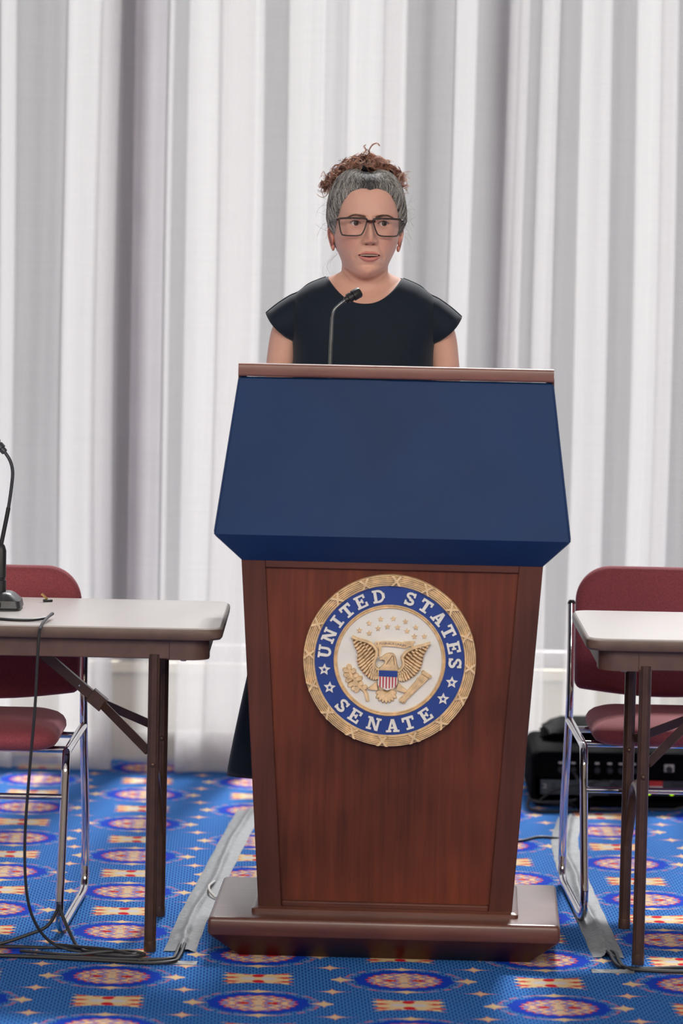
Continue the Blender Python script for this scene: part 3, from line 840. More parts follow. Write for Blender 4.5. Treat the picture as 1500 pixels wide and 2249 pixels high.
M['leg_brown'] = plain('table_leg_brown', (82, 60, 50), 0.32, 0.35, nscale=30, var=0.08)
M['steel'] = plain('bright_steel', (190, 186, 180), 0.3, 0.9, nscale=40, var=0.05)
def folding_table(loc, sgn, label, leg_in=0.149, length=1.52, depth=0.61, zt_=0.737):
    """sgn +1: the near end that shows is the +x end"""
    e = empty('folding_table', loc, 0, label, 'table')
    hl, hd_ = length / 2, depth / 2
    rr = lambda ins, z, r=0.038: [(x, y, z) for x, y in rrect(hl - ins, hd_ - ins, r, 6)]
    MB().loft([rr(0.003, zt_ - 0.024), rr(0.001, zt_ - 0.004), rr(0.004, zt_)]).build('table_top', M['laminate'], e)
    top = e.children[0]
    MB().loft([rr(0.002, zt_ - 0.027), rr(-0.002, zt_ - 0.022), rr(-0.003, zt_ - 0.012), rr(-0.002, zt_ - 0.005), rr(0.0005, zt_ - 0.003)], cap=False).build('edge_band', M['edge_brown'], top)
    ins = 0.030; h0, h1 = zt_ - 0.073, zt_ - 0.022
    ap = MB()
    for y in (-hd_ + ins, hd_ - ins - 0.012): ap.box((-hl + ins + 0.05, y, h0), (hl - ins - 0.05, y + 0.012, h1))
    for x in (-hl + ins, hl - ins - 0.012): ap.box((x, -hd_ + ins + 0.05, h0), (x + 0.012, hd_ - ins - 0.05, h1))
    ap.build('apron', M['apron_brown'], e, bevel=0.002)
    for sx in (-1, 1):
        for sy in (-1, 1):
            arc_ = []
            for k in range(9):
                a = R(90 * k / 8); rad = 0.045
                arc_.append((hl - ins - rad + rad * math.cos(a) + 0.002, hd_ - ins - rad + rad * math.sin(a) + 0.002))
            arc_ = [(hl - ins + 0.002, hd_ - ins - 0.085)] + arc_ + [(hl - ins - 0.085, hd_ - ins + 0.002)]
            inn = [(x - 0.014 if i > 4 else x - 0.014, y - 0.014) for i, (x, y) in enumerate(arc_)]
            ring = arc_ + inn[::-1]
            c = MB(); n = len(ring)
            c.loft([[(sx * x, sy * y, z) for x, y in ring] for z in (h0 - 0.002, h1)])
            c.build('corner_plate', M['apron_brown'], e)
            c2 = MB().lathe([(0.006, h0 - 0.006), (0.008, h0 - 0.004), (0.008, h0)], (sx * (hl - 0.085), sy * (hd_ - 0.05), 0), 12)
            c2.build('bumper', M['steel'], e)
    lr = 0.0135
    def flute(path):
        mb = MB(); rings = []
        for p in path:
            ring = []
            for j in range(32):
                a = 2 * PI * j / 32; r_ = lr * (1.0 - 0.09 * max(0, math.cos(8 * a)))
                ring.append((p[0] + r_ * math.cos(a), p[1] + r_ * math.sin(a), p[2]))
            rings.append(ring)
        return mb.loft(rings)
    for side in (1, -1):
        xl = sgn * side * (hl - leg_in)
        ys = (-0.300 + 0.255 - 0.0, 0.0)
        yf, yr = -hd_ + 0.075 - 0.03, hd_ - 0.075 - 0.105 + 0.03 - 0.0
        yf, yr = -0.288 + 0.02, 0.165
        # legs lean very slightly; front leg and rear leg of one folding frame
        for y in (yf, yr):
            lg = flute([(xl, y, 0.018), (xl, y, 0.30), (xl, y, h0 + 0.01)])
            lg.build('leg', M['leg_brown'], e)
            MB().lathe([(0.0, 0.0), (0.0138, 0.0), (0.0142, 0.004), (0.0142, 0.020), (0.0136, 0.024)], (xl, y, 0), 20).build('foot_cap', M['leg_brown'], e)
            MB().ball((xl, y - 0.0145, 0.425), (0.006, 0.004, 0.006), 10, 6).build('rivet', M['leg_brown'], e)
        # wishbone bow between the two legs
        MB().tube(catmull([(xl, yf + 0.012, 0.30), (xl - sgn * side * 0.004, yf + 0.05, 0.345), (xl - sgn * side * 0.012, (yf + yr) / 2, 0.362), (xl - sgn * side * 0.014, yr - 0.07, 0.350), (xl - sgn * side * 0.010, yr - 0.02, 0.30), (xl, yr - 0.002, 0.20)], 8), 0.0125, 12).build('bow', M['leg_brown'], e)
        MB().box((xl - 0.012, yf, h0 + 0.004), (xl + 0.012, yr, h0 + 0.026)).build('cross_bar', M['leg_brown'], e, bevel=0.004)
        # folding brace: upper channel, collar, two straps
        d = -sgn * side
        pu, pj = Vector((xl + d * 0.30, -0.05, 0.672)), Vector((xl + d * 0.135, -0.05, 0.535))
        def strap(p, q, wd, th, name):
            p, q = Vector(p), Vector(q); t = (q - p).normalized(); n_ = Vector((0, 1, 0)); u_ = t.cross(n_).normalized()
            n_ = u_.cross(t)
            b = [p - u_ * wd - n_ * th, p + u_ * wd - n_ * th, p + u_ * wd + n_ * th, p - u_ * wd + n_ * th]
            return MB().hexa(b, [x + (q - p) for x in b]).build(name, M['leg_brown'], e, bevel=0.001)
        strap(pu, pj, 0.011, 0.013, 'brace_channel')
        strap(pj + (pu - pj) * 0.13, pj - (pu - pj) * 0.06, 0.016, 0.018, 'brace_collar')
        strap(pj, (xl + d * 0.012, yf, 0.455), 0.010, 0.003, 'brace_strap')
        strap(pj, (xl + d * 0.012, yr, 0.450), 0.010, 0.003, 'brace_strap')
        MB().ball(tuple(pj + (pu - pj) * 0.28 + Vector((0, -0.014, 0))), 0.004, 10, 6).build('rivet', M['steel'], e)
    return e
folding_table((-0.263 - 0.76, 8.885, 0), 1, 'long brown folding table with a gooseneck microphone standing on it')
folding_table((0.553 + 0.76, 8.845, 0), -1, 'long brown folding table in front of the black rack case', 0.132)

# ------------------------------------------------------------------ chairs
M['maroon'] = plain('maroon_weave', (142, 66, 74), 0.85, nscale=420, var=0.14, bstr=0.15, bdist=0.0006)
M['maroon'].node_tree.nodes['Principled BSDF'].inputs['Sheen Weight'].default_value = 0.25
M['maroon'].node_tree.nodes['Principled BSDF'].inputs['Sheen Tint'].default_value = (1.0, 0.55, 0.6, 1)
M['maroon'].node_tree.nodes['Principled BSDF'].inputs['Sheen Roughness'].default_value = 0.4
M['chrome'] = plain('chrome', (208, 208, 212), 0.08, 1.0, nscale=10, var=0.02)
def make_chair(loc, rz, label):
    e = empty('stacking_chair', loc, rz, label, 'chair', 'maroon stacking chairs behind the tables')
    # backrest: rounded pad, tilted back
    hw = 0.222
    def pad_ring(y, ins):
        pts = []
        for k in range(13):
            a = R(90 * k / 12); pts.append((hw - ins - 0.085 + 0.085 * math.cos(a), 0.806 - ins - 0.085 + 0.085 * math.sin(a)))
        for k in range(13):
            a = R(90 + 90 * k / 12); pts.append((-(hw - ins) + 0.085 + 0.085 * math.cos(a), 0.806 - ins - 0.085 + 0.085 * math.sin(a)))
        for k in range(5):
            a = R(180 + 90 * k / 4); pts.append((-(hw - ins) + 0.02 + 0.02 * math.cos(a), 0.525 + ins + 0.02 * math.sin(a)))
        for k in range(1, 12):
            t = k / 12; pts.append((-(hw - 0.02 - ins) * (1 - 2 * t), 0.505 + ins - 0.018 * math.sin(PI * t)))
        for k in range(5):
            a = R(270 + 90 * k / 4); pts.append((hw - ins - 0.02 + 0.02 * math.cos(a), 0.525 + ins + 0.02 * math.sin(a)))
        return [(x, y + 0.19 + (z - 0.5) * 0.13 + 0.22 * x * x * -1.0, z) for x, z in pts]
    MB().loft([pad_ring(0.024, 0.012), pad_ring(0.018, 0.003), pad_ring(0.008, 0.0), pad_ring(-0.008, 0.0), pad_ring(-0.020, 0.006), pad_ring(-0.025, 0.022)]).build('backrest', M['maroon'], e, angle=70)
    # seat cushion
    def seat_ring(z, ins):
        out = []
        for x, y in rrect(0.198 - ins, 0.205 - ins, 0.075 - min(ins, 0.05), 10, 0, -0.035):
            up_ = max(0.0, (z - 0.44) / 0.04)
            out.append((x, y, z + up_ * (0.010 * (1 - (x / 0.2) ** 2) - 0.014 * max(0.0, (-y - 0.10) / 0.14) ** 2)))
        return out
    MB().loft([seat_ring(0.416, 0.06), seat_ring(0.419, 0.025), seat_ring(0.426, 0.008), seat_ring(0.437, 0.0), seat_ring(0.449, 0.001), seat_ring(0.459, 0.007), seat_ring(0.466, 0.018), seat_ring(0.470, 0.035), seat_ring(0.473, 0.070), seat_ring(0.474, 0.12)]).build('seat', M['maroon'], e, angle=80)
    r_ = 0.0098
    for sx in (-1, 1):
        x = sx * 0.2285
        back = catmull([(x, 0.263, 0.706), (x, 0.238, 0.60), (x * 1.005, 0.222, 0.50), (x * 1.01, 0.226, 0.40), (x * 1.03, 0.262, 0.20), (x * 1.03, 0.278, 0.07)], 6)
        floor_run = catmull([(x * 1.03, 0.278, 0.07), (x * 1.03, 0.27, 0.030), (x * 1.02, 0.235, 0.0125), (x * 1.0, 0.10, 0.0115), (x * 0.97, -0.10, 0.0115), (x * 0.95, -0.232, 0.0125), (x * 0.94, -0.272, 0.032), (x * 0.935, -0.275, 0.08)], 5)
        front = catmull([(x * 0.935, -0.275, 0.08), (x * 0.95, -0.262, 0.20), (x * 0.965, -0.246, 0.35), (x * 0.965, -0.24, 0.385), (x * 0.965, -0.215, 0.412), (x * 0.97, -0.17, 0.418), (x * 0.985, 0.05, 0.418), (x * 1.005, 0.224, 0.42)], 6)
        MB().tube(back, r_, 12).build('back_post', M['chrome'], e)
        MB().tube(floor_run, r_, 12).build('sled_runner', M['chrome'], e)
        MB().tube(front, r_, 12).build('front_leg', M['chrome'], e)
        MB().ball((x, 0.2633, 0.708), 0.0102, 10, 6).build('post_cap', M['black_plastic'], e)
    MB().tube([(-0.224, -0.250, 0.318), (0.224, -0.250, 0.318)], 0.0075, 10).build('stretcher', M['chrome'], e)
    MB().tube([(-0.224, 0.10, 0.414), (0.224, 0.10, 0.414)], 0.008, 10).build('stretcher', M['chrome'], e)
    MB().tube([(-0.224, -0.15, 0.414), (0.224, -0.15, 0.414)], 0.008, 10).build('stretcher', M['chrome'], e)
    return e
make_chair((-0.842, 9.045, 0), 0, 'maroon upholstered stacking chair behind the table with the microphone')
make_chair((0.806, 9.325, 0), 0, 'maroon upholstered stacking chair beside the black rack case')

# ------------------------------------------------------------------ table microphone and what lies on the left table
e = empty('desk_microphone', (-0.790, 8.92, 0.737), 0, 'black gooseneck desk microphone standing on the folding table', 'microphone')
bs = MB()
rings = []
for z, hx, hy, r_ in ((0.0, 0.052, 0.048, 0.012), (0.006, 0.055, 0.052, 0.014), (0.022, 0.052, 0.050, 0.016), (0.036, 0.036, 0.040, 0.014), (0.040, 0.028, 0.032, 0.010)):
    rings.append([(x, y, z) for x, y in rrect(hx, hy, r_, 4)])
M['mic_grey'] = plain('mic_grey', (58, 60, 64), 0.35, 0.1, nscale=60, var=0.08)
bs.loft(rings).build('base', M['mic_grey'], e, angle=25)
MB().box((-0.02, -0.054, 0.008), (0.01, -0.05, 0.02)).build('button', M['black_plastic'], e, bevel=0.002)
MB().lathe([(0.013, 0.036), (0.013, 0.066), (0.0105, 0.068), (0.0105, 0.071), (0.0125, 0.073), (0.0125, 0.135), (0.009, 0.147), (0.006, 0.150)], (0.004, 0, 0), 18).build('collar', M['black_plastic'], e)
gp = catmull([(0.004, 0, 0.148), (0.011, 0, 0.185), (0.020, 0, 0.235), (0.0265, 0.0, 0.285), (0.0285, 0, 0.318), (0.0225, 0, 0.343), (0.008, 0.0, 0.366)], 8)
MB().tube(gp[:17], 0.0050, 10).build('tube', M['black_plastic'], e)
MB().tube(gp[15:], 0.0040, 10).build('gooseneck', M['mic_grey'], e)
hd = MB(); mic_head(hd, (0.010, 0, 0.363), (-0.028, 0.012, 0.400), 0.0125); hd.build('capsule', M['mic_grey'], e)

M['brass'] = plain('brass', (206, 170, 104), 0.3, 0.8, nscale=40, var=0.1)
e = empty('brass_clip', (-0.690, 9.09, 0.737), R(20), 'tiny black and brass clip lying near the table rear edge', 'clip')
MB().box((-0.010, -0.006, 0.0), (0.012, 0.006, 0.006)).build('jaw', M['black_plastic'], e, bevel=0.002)
MB().tube([(0.0, 0, 0.005), (-0.008, 0, 0.014), (-0.014, 0.002, 0.019)], [0.003, 0.0025, 0.003], 8).build('lever', M['brass'], e)

def cable(name, pts, r_, label, mat='cable', n=8, cat='cable', group=None):
    o = MB().tube(catmull(pts, n), r_, 8).build(name, M[mat])
    return tag(o, label, cat, group)
zt0 = 0.7405
cable('microphone_cable', [(-0.86, 8.86, zt0), (-0.82, 8.73, zt0), (-0.76, 8.665, zt0), (-0.70, 8.655, zt0), (-0.665, 8.68, zt0 + 0.002), (-0.650, 8.715, zt0 + 0.008), (-0.6515, 8.70, zt0 + 0.009), (-0.659, 8.62, zt0 + 0.004), (-0.664, 8.572, 0.736), (-0.667, 8.548, 0.708), (-0.672, 8.535, 0.56),
      (-0.682, 8.53, 0.414), (-0.6905, 8.535, 0.26), (-0.685, 8.54, 0.14), (-0.665, 8.55, 0.07), (-0.63, 8.565, 0.025), (-0.58, 8.575, 0.006), (-0.51, 8.57, 0.006), (-0.46, 8.55, 0.006), (-0.43, 8.53, 0.006), (-0.47, 8.52, 0.006), (-0.55, 8.54, 0.006)], 0.0034,
      'thin black microphone cable hanging down over the table edge to the carpet')

# ------------------------------------------------------------------ black rack case with its gear
M['case_black'] = plain('case_black', (14, 15, 17), 0.9, nscale=40, var=0.12, spec=0.05)
M['rack_grey'] = plain('rack_grey', (58, 62, 66), 0.45, 0.2, nscale=40, var=0.06)
M['rack_light'] = plain('rack_light', (84, 94, 100), 0.5, 0.1, nscale=40, var=0.06)
M['white_mark'] = plain('white_mark', (214, 212, 206), 0.6, nscale=20, var=0.03)
M['red_mark'] = plain('red_mark', (216, 52, 48), 0.5, nscale=20, var=0.03)
def emis(name, c, s):
    m, nt, b, o = new_mat(name)
    b.inputs['Base Color'].default_value = rgba(c); b.inputs['Emission Color'].default_value = rgba(c); b.inputs['Emission Strength'].default_value = s
    return m
M['led'] = emis('led_green', (180, 240, 30), 1.4)
CX0, CY0, CW, CH = 0.549, 10.85, 0.56, 0.162
e = empty('rack_case', (CX0, CY0, 0), 0, 'black portable rack case of sound equipment on the carpet', 'rack case')
def fr_ring(y, ins, r_=0.03): return [(x, y, z) for x, z in rrect(CW / 2 - ins, CH / 2 - ins, r_, 6, CW / 2, CH / 2)]
sh = MB(); sh.loft([fr_ring(0.40, 0.006), fr_ring(0.39, 0.0), fr_ring(0.012, 0.0), fr_ring(0.0, 0.005), fr_ring(0.0, 0.013, 0.022), fr_ring(0.028, 0.016, 0.02)], cap=False)
sh.add(fr_ring(0.40, 0.006), [tuple(range(len(fr_ring(0, 0))))])
sh.build('shell', M['case_black'], e, angle=30)
MB().box((0.016, 0.022, 0.080), (CW - 0.016, 0.03, CH - 0.014)).build('patch_panel', M['case_black'], e)
pp = e.children[-1]
for k, px in enumerate((1232, 1260, 1286, 1313, 1341, 1366, 1394)):
    x = (px - 1165) / 783.0
    MB().box((x - 0.006, 0.0195, 0.120), (x + 0.006, 0.022, 0.1255)).build('channel_mark', M['white_mark'], pp, smooth=False)
    MB().lathe([(0.010, 0.022), (0.010, 0.012), (0.008, 0.008), (0.0, 0.008)], (x, 0, 0.104), 14, 'y').build('socket', M['black_plastic'], pp)
xk = (1473 - 1165) / 783.0
MB().box((xk - 0.014, 0.0195, 0.102), (xk + 0.014, 0.022, 0.124)).build('dial_plate', M['white_mark'], pp, bevel=0.001)
MB().lathe([(0.009, 0.020), (0.009, 0.006), (0.007, 0.004), (0.0, 0.004)], (xk, 0, 0.110), 16, 'y').build('dial', M['black_plastic'], pp)
u1 = MB().box((0.030, 0.018, 0.032), (0.225, 0.03, 0.074)).build('receiver_unit', M['rack_light'], e, bevel=0.001)
MB().box((0.225, 0.02, 0.034), (CW - 0.016, 0.03, 0.076)).build('amplifier_unit', M['rack_grey'], e, bevel=0.001)
u2 = e.children[-1]
flat_text('2', (0.036, 0.050), (0.048, 0.050), 0.018, 0.0172, 'channel_number', M['white_mark'], u1)
for k in range(3):
    for j in range(4):
        MB().box((0.06 + j * 0.036, 0.0165, 0.040 + k * 0.010), (0.074 + j * 0.036, 0.018, 0.044 + k * 0.010)).build('button', M['rack_grey'], u1, smooth=False)
MB().box((0.338, 0.0185, 0.061), (0.376, 0.020, 0.076)).build('sticker_top', M['red_mark'], u2, smooth=False)
MB().box((0.338, 0.0185, 0.049), (0.376, 0.020, 0.061)).build('sticker', M['white_mark'], u2, smooth=False)
for px in (1429, 1480):
    x = (px - 1165) / 783.0
    MB().lathe([(0.0062, 0.020), (0.0062, 0.017), (0.004, 0.0155), (0.0, 0.0155)], (x, 0, 0.042), 14, 'y').build('indicator_lamp', M['led'], u2)
for k in range(3):
    MB().lathe([(0.004, 0.020), (0.004, 0.016), (0.0, 0.016)], (0.355 + k * 0.014, 0, 0.042), 10, 'y').build('knob', M['black_plastic'], u2)
MB().box((0.40, 0.0175, 0.060), (0.45, 0.02, 0.070)).build('display', M['black_plastic'], u2, smooth=False)
# bag slumped over the case
M['bag'] = plain('bag_vinyl', (14, 15, 18), 0.8, spec=0.08, nscale=25, var=0.2, bstr=0.3, bdist=0.004)
rings = []
bx0, by0 = 0.60, 10.98
for k in range(15):
    t = k / 14
    x = bx0 + t * 0.42
    hgt = 0.055 * math.sin(PI * min(1, 0.12 + t * 0.86)) ** 0.6 + 0.006 * math.sin(9 * t)
    ring = []
    for j in range(16):
        a = 2 * PI * j / 16
        ring.append((x + 0.012 * math.sin(3 * a + k), by0 + 0.15 + (0.115 - 0.03 * abs(t - 0.5)) * math.cos(a) + 0.01 * math.sin(5 * t + a), CH + 0.002 + max(0, (0.5 + 0.5 * math.sin(a))) * hgt * (1 + 0.15 * math.sin(4 * a + 2 * k))))
    rings.append(ring)
tag(MB().loft(rings).build('equipment_bag', M['bag'], angle=60), 'black soft bag slumped on top of the rack case', 'bag')
# leads around the case
M['cable_grey'] = plain('grey_cable', (66, 68, 74), 0.5, nscale=50, var=0.1)
cs = lambda px, py: (CX0 + (px - 1165) / 783.0, 0.157 - (py - 1650) / 783.0)
def lead(pts, y, r_, label, mat='cable'):
    q = []
    for i, (px, py, *yy) in enumerate(pts):
        x, z = cs(px, py); q.append((x, (yy[0] if yy else y), max(z, r_ + 0.001)))
    cable('patch_lead', q, r_, label, mat, 8, 'cable', 'leads in front of the rack case')
lead([(1262, 1697, 10.855), (1272, 1715, 10.82), (1278, 1735, 10.80), (1277, 1765, 10.79), (1270, 1772, 10.80)], 10.8, 0.0042, 'grey lead plugged into the patch panel and dropping straight to the carpet', 'cable_grey')
lead([(1158, 1745, 10.80), (1170, 1754, 10.79), (1205, 1756, 10.79), (1250, 1752, 10.79), (1300, 1738, 10.79), (1345, 1708, 10.81)], 10.8, 0.0036, 'thick dark lead sweeping in a long arc across the case front', 'cable_grey')
lead([(1186, 1752, 10.80), (1210, 1735, 10.80), (1245, 1722, 10.80), (1300, 1712, 10.80), (1330, 1709, 10.82), (1350, 1716, 10.82), (1368, 1728, 10.81)], 10.8, 0.0030, 'thin dark lead rising from the carpet towards the patch panel', 'cable')
lead([(1160, 1748, 10.77), (1158, 1764, 10.75), (1180, 1776, 10.73), (1210, 1780, 10.73), (1250, 1778, 10.74), (1300, 1770, 10.77), (1350, 1772, 10.77), (1385, 1768, 10.80)], 10.76, 0.0040, 'heavy black lead coiled on the carpet before the rack case')
lead([(1172, 1755, 10.81), (1215, 1762, 10.80), (1256, 1762, 10.81), (1262, 1768, 10.81), (1258, 1772, 10.81)], 10.8, 0.0036, 'black lead running from the case corner under the tape')
lead([(1420, 1772, 10.81), (1450, 1775, 10.80), (1480, 1772, 10.81), (1515, 1762, 10.82)], 10.8, 0.0034, 'grey lead lying under the indicator lamps', 'cable_grey')
pl = MB().tube([(0.686, 10.79, 0.012), (0.690, 10.78, 0.020), (0.700, 10.77, 0.020), (0.712, 10.76, 0.015)], [0.012, 0.020, 0.020, 0.008], 14).build('mains_plug', M['case_black'])
tag(pl, 'round black mains plug lying before the rack case', 'plug')

# ------------------------------------------------------------------ taped cable runs and floor cables
def tape_mat():
    m, nt, b, o = new_mat('gaffer_tape')
    n1 = tex_noise(nt, (1, 1, 1), 70.0, 3); n2 = tex_noise(nt, (1, 0.25, 1), 26.0, 3)
    r = ramp(nt, n1.outputs[0], [(0.3, (100, 104, 108)), (0.7, (124, 128, 131))])
    nt.links.new(r.outputs[0], b.inputs['Base Color']); b.inputs['Roughness'].default_value = 0.5
    bump(nt, b, n2.outputs[0], 0.35, 0.008)
    return m
M['tape'] = tape_mat()
def tape(pts, hw, label, ridge=0.008, seed=1, name='cable_tape'):
    P = catmull(pts, 14); rs = np.random.default_rng(seed); n = len(P)
    prof = [(-1, 0.0008), (-0.9, 0.0016), (-0.45, 0.0022), (-0.22, 0.45 * ridge), (-0.08, 0.95 * ridge), (0.08, ridge), (0.22, 0.5 * ridge), (0.45, 0.0026), (0.9, 0.0016), (1, 0.0008)]
    rings = []
    for i, p in enumerate(P):
        d = np.array(P[min(i + 1, n - 1)]) - np.array(P[max(i - 1, 0)]); d = d[:2] / np.linalg.norm(d[:2]); nn = np.array((-d[1], d[0]))
        sh_ = 0.25 * math.sin(i * 0.21 + seed); wr = 1 + 0.02 * math.sin(i * 0.9 + seed)
        near = max(0, (i / n - 0.72) / 0.28)
        ring = []
        for q, h_ in prof:
            off = q * hw * wr + (1 - abs(q)) * sh_ * hw * 0.5
            ex = (1 - abs(q)) * (0.010 * near * max(0, math.sin(i * 1.3 + q * 4 + seed)) + 0.002 * max(0, math.sin(i * 0.7 + 5 * q)))
            ring.append((p[0] + nn[0] * off, p[1] + nn[1] * off, h_ + ex))
        rings.append(ring)
    mb = MB().loft(rings, cap=False, closed=False)
    o = mb.build(name, M['tape'], angle=60)
    return tag(o, label, 'tape')
tape([(-0.238, 10.66), (-0.272, 10.1), (-0.302, 9.55), (-0.330, 9.05), (-0.345, 8.61)], 0.036, 'long grey tape strip covering a cable between folding table and podium', 0.008, 2)
tape([(0.656, 10.66), (0.618, 10.30), (0.608, 10.02), (0.606, 9.75), (0.609, 9.45), (0.616, 9.05), (0.624, 8.64)], 0.036, 'long wrinkled grey tape strip running under the chair sled to the rack case', 0.009, 5)
tape([(-0.30, 8.485), (-0.36, 8.487), (-0.43, 8.485)], 0.020, 'short grey tape strip stuck across the cables by the left table foot', 0.004, 7)
tape([(0.575, 8.485), (0.62, 8.487), (0.67, 8.485)], 0.020, 'short grey tape strip stuck across the cables by the right table foot', 0.004, 9)
cable('floor_cable', [(-0.335, 8.64, 0.014), (-0.337, 8.585, 0.012), (-0.342, 8.53, 0.006), (-0.352, 8.475, 0.006), (-0.40, 8.455, 0.005), (-0.47, 8.465, 0.005), (-0.56, 8.48, 0.005), (-0.70, 8.50, 0.005), (-0.90, 8.50, 0.005), (-1.2, 8.49, 0.005)], 0.0042, 'black cable coming out of the tape and curving wide over the carpet', 'cable')
cable('floor_cable', [(-0.345, 8.63, 0.014), (-0.348, 8.575, 0.012), (-0.352, 8.53, 0.007), (-0.36, 8.49, 0.009), (-0.42, 8.486, 0.006), (-0.55, 8.492, 0.006), (-0.75, 8.505, 0.006), (-0.95, 8.512, 0.006), (-1.2, 8.51, 0.005)], 0.0042, 'black cable coming out of the tape and running straight under the table', 'cable')
cable('floor_cable', [(-1.1, 8.60, 0.006), (-0.85, 8.60, 0.006), (-0.76, 8.605, 0.010), (-0.69, 8.62, 0.03), (-0.645, 8.63, 0.05), (-0.622, 8.632, 0.088), (-0.619, 8.63, 0.098), (-0.615, 8.628, 0.085), (-0.595, 8.61, 0.045), (-0.57, 8.58, 0.012), (-0.53, 8.55, 0.006), (-0.47, 8.54, 0.006), (-0.44, 8.55, 0.006), (-0.50, 8.585, 0.006), (-0.60, 8.60, 0.006), (-0.70, 8.605, 0.006), (-0.95, 8.615, 0.006)], 0.0040,
      'black cable kinked up in a sharp peak beside the chair sled', 'cable')
cable('floor_cable', [(-0.70, 8.565, 0.005), (-0.64, 8.545, 0.005), (-0.57, 8.53, 0.006), (-0.50, 8.54, 0.012), (-0.45, 8.555, 0.012), (-0.42, 8.545, 0.006), (-0.44, 8.535, 0.006), (-0.50, 8.545, 0.016), (-0.57, 8.57, 0.016), (-0.62, 8.59, 0.016)], 0.0036, 'thin black cable lying in a tangled loop on the carpet', 'cable')
cable('floor_cable', [(-0.296, 9.50, 0.006), (-0.300, 9.44, 0.012), (-0.306, 9.37, 0.016), (-0.301, 9.31, 0.014), (-0.286, 9.27, 0.006)], 0.003, 'white cable loop poking out beside the podium base', 'white_mark')
cable('floor_cable', [(0.40, 10.20, 0.004), (0.49, 10.22, 0.004), (0.545, 10.29, 0.004), (0.60, 10.28, 0.004)], 0.0036, 'thin black cable running from behind the podium under the tape', 'cable')
cable('floor_cable', [(0.622, 8.66, 0.013), (0.626, 8.60, 0.016), (0.630, 8.55, 0.010), (0.645, 8.51, 0.006), (0.70, 8.50, 0.006), (0.80, 8.525, 0.006), (1.0, 8.55, 0.006), (1.2, 8.56, 0.006)], 0.0045, 'black cable leaving the wrinkled tape and bending behind the table foot', 'cable')
cable('floor_cable', [(0.632, 8.66, 0.013), (0.638, 8.60, 0.018), (0.642, 8.545, 0.010), (0.655, 8.495, 0.007), (0.72, 8.475, 0.006), (0.85, 8.47, 0.006), (1.2, 8.47, 0.006)], 0.0050, 'thick black cable leaving the wrinkled tape in front of the table foot', 'cable')
# ------------------------------------------------------------------ the speaker
PER = empty('person', (0.044, 9.25, 0), 0, 'woman in glasses and dark navy dress speaking behind the podium, curly hair tied up', 'person')
# cross sections from crown to hips: front (y, z), side (x, y, z), back (y, z)
SEC = np.array([
    (-0.002, 1.7575, 0.004, 0.005, 1.7575, 0.012, 1.7575),
    (-0.045, 1.7490, 0.045, 0.008, 1.7490, 0.060, 1.7460),
    (-0.076, 1.7260, 0.067, 0.008, 1.7230, 0.090, 1.7160),
    (-0.090, 1.6960, 0.0755, 0.005, 1.6900, 0.102, 1.6800),
    (-0.0945, 1.6670, 0.0775, 0.000, 1.6600, 0.104, 1.6450),
    (-0.0905, 1.6430, 0.0770, -0.002, 1.6350, 0.100, 1.6150),
    (-0.0920, 1.6200, 0.0765, -0.002, 1.6090, 0.092, 1.5880),
    (-0.0940, 1.5970, 0.0720, 0.000, 1.5880, 0.082, 1.5650),
    (-0.0945, 1.5750, 0.0660, 0.001, 1.5720, 0.073, 1.5520),
    (-0.0925, 1.5570, 0.0612, 0.004, 1.5610, 0.067, 1.5450),
    (-0.0900, 1.5410, 0.0580, 0.008, 1.5530, 0.063, 1.5390),
    (-0.0870, 1.5270, 0.0562, 0.012, 1.5470, 0.061, 1.5350),
    (-0.0760, 1.5145, 0.0556, 0.015, 1.5430, 0.060, 1.5310),
    (-0.0540, 1.5110, 0.0553, 0.017, 1.5395, 0.061, 1.5280),
    (-0.0380, 1.5130, 0.0553, 0.019, 1.5365, 0.062, 1.5250),
    (-0.0330, 1.5000, 0.0556, 0.021, 1.5325, 0.064, 1.5220),
    (-0.0370, 1.4800, 0.0590, 0.025, 1.5245, 0.070, 1.5180),
    (-0.0560, 1.4630, 0.0880, 0.026, 1.5110, 0.0785, 1.5070),
    (-0.0740, 1.4420, 0.1300, 0.014, 1.4890, 0.088, 1.4800),
    (-0.0900, 1.4000, 0.1600, 0.012, 1.4400, 0.100, 1.4300),
    (-0.1020, 1.3400, 0.1600, 0.010, 1.3700, 0.104, 1.3600),
    (-0.1150, 1.2500, 0.1500, 0.005, 1.2600, 0.100, 1.2600),
    (-0.0920, 1.0600, 0.1350, 0.000, 1.0700, 0.085, 1.0700),
    (-0.1050, 0.8900, 0.1750, 0.000, 0.8900, 0.115, 0.8900),
    (-0.0850, 0.8000, 0.1700, 0.000, 0.8000, 0.095, 0.8000)])
def cr_interp(k, A):
    k = np.clip(np.asarray(k, float), 0, len(A) - 1 - 1e-6)
    i = k.astype(int); t = (k - i)[..., None]
    g = lambda j: A[np.clip(j, 0, len(A) - 1)]
    a, b, c, d = g(i - 1), g(i), g(i + 1), g(i + 2)
    return 0.5 * (2 * b + (c - a) * t + (2 * a - 5 * b + 4 * c - d) * t ** 2 + (-a + 3 * b - 3 * c + d) * t ** 3)
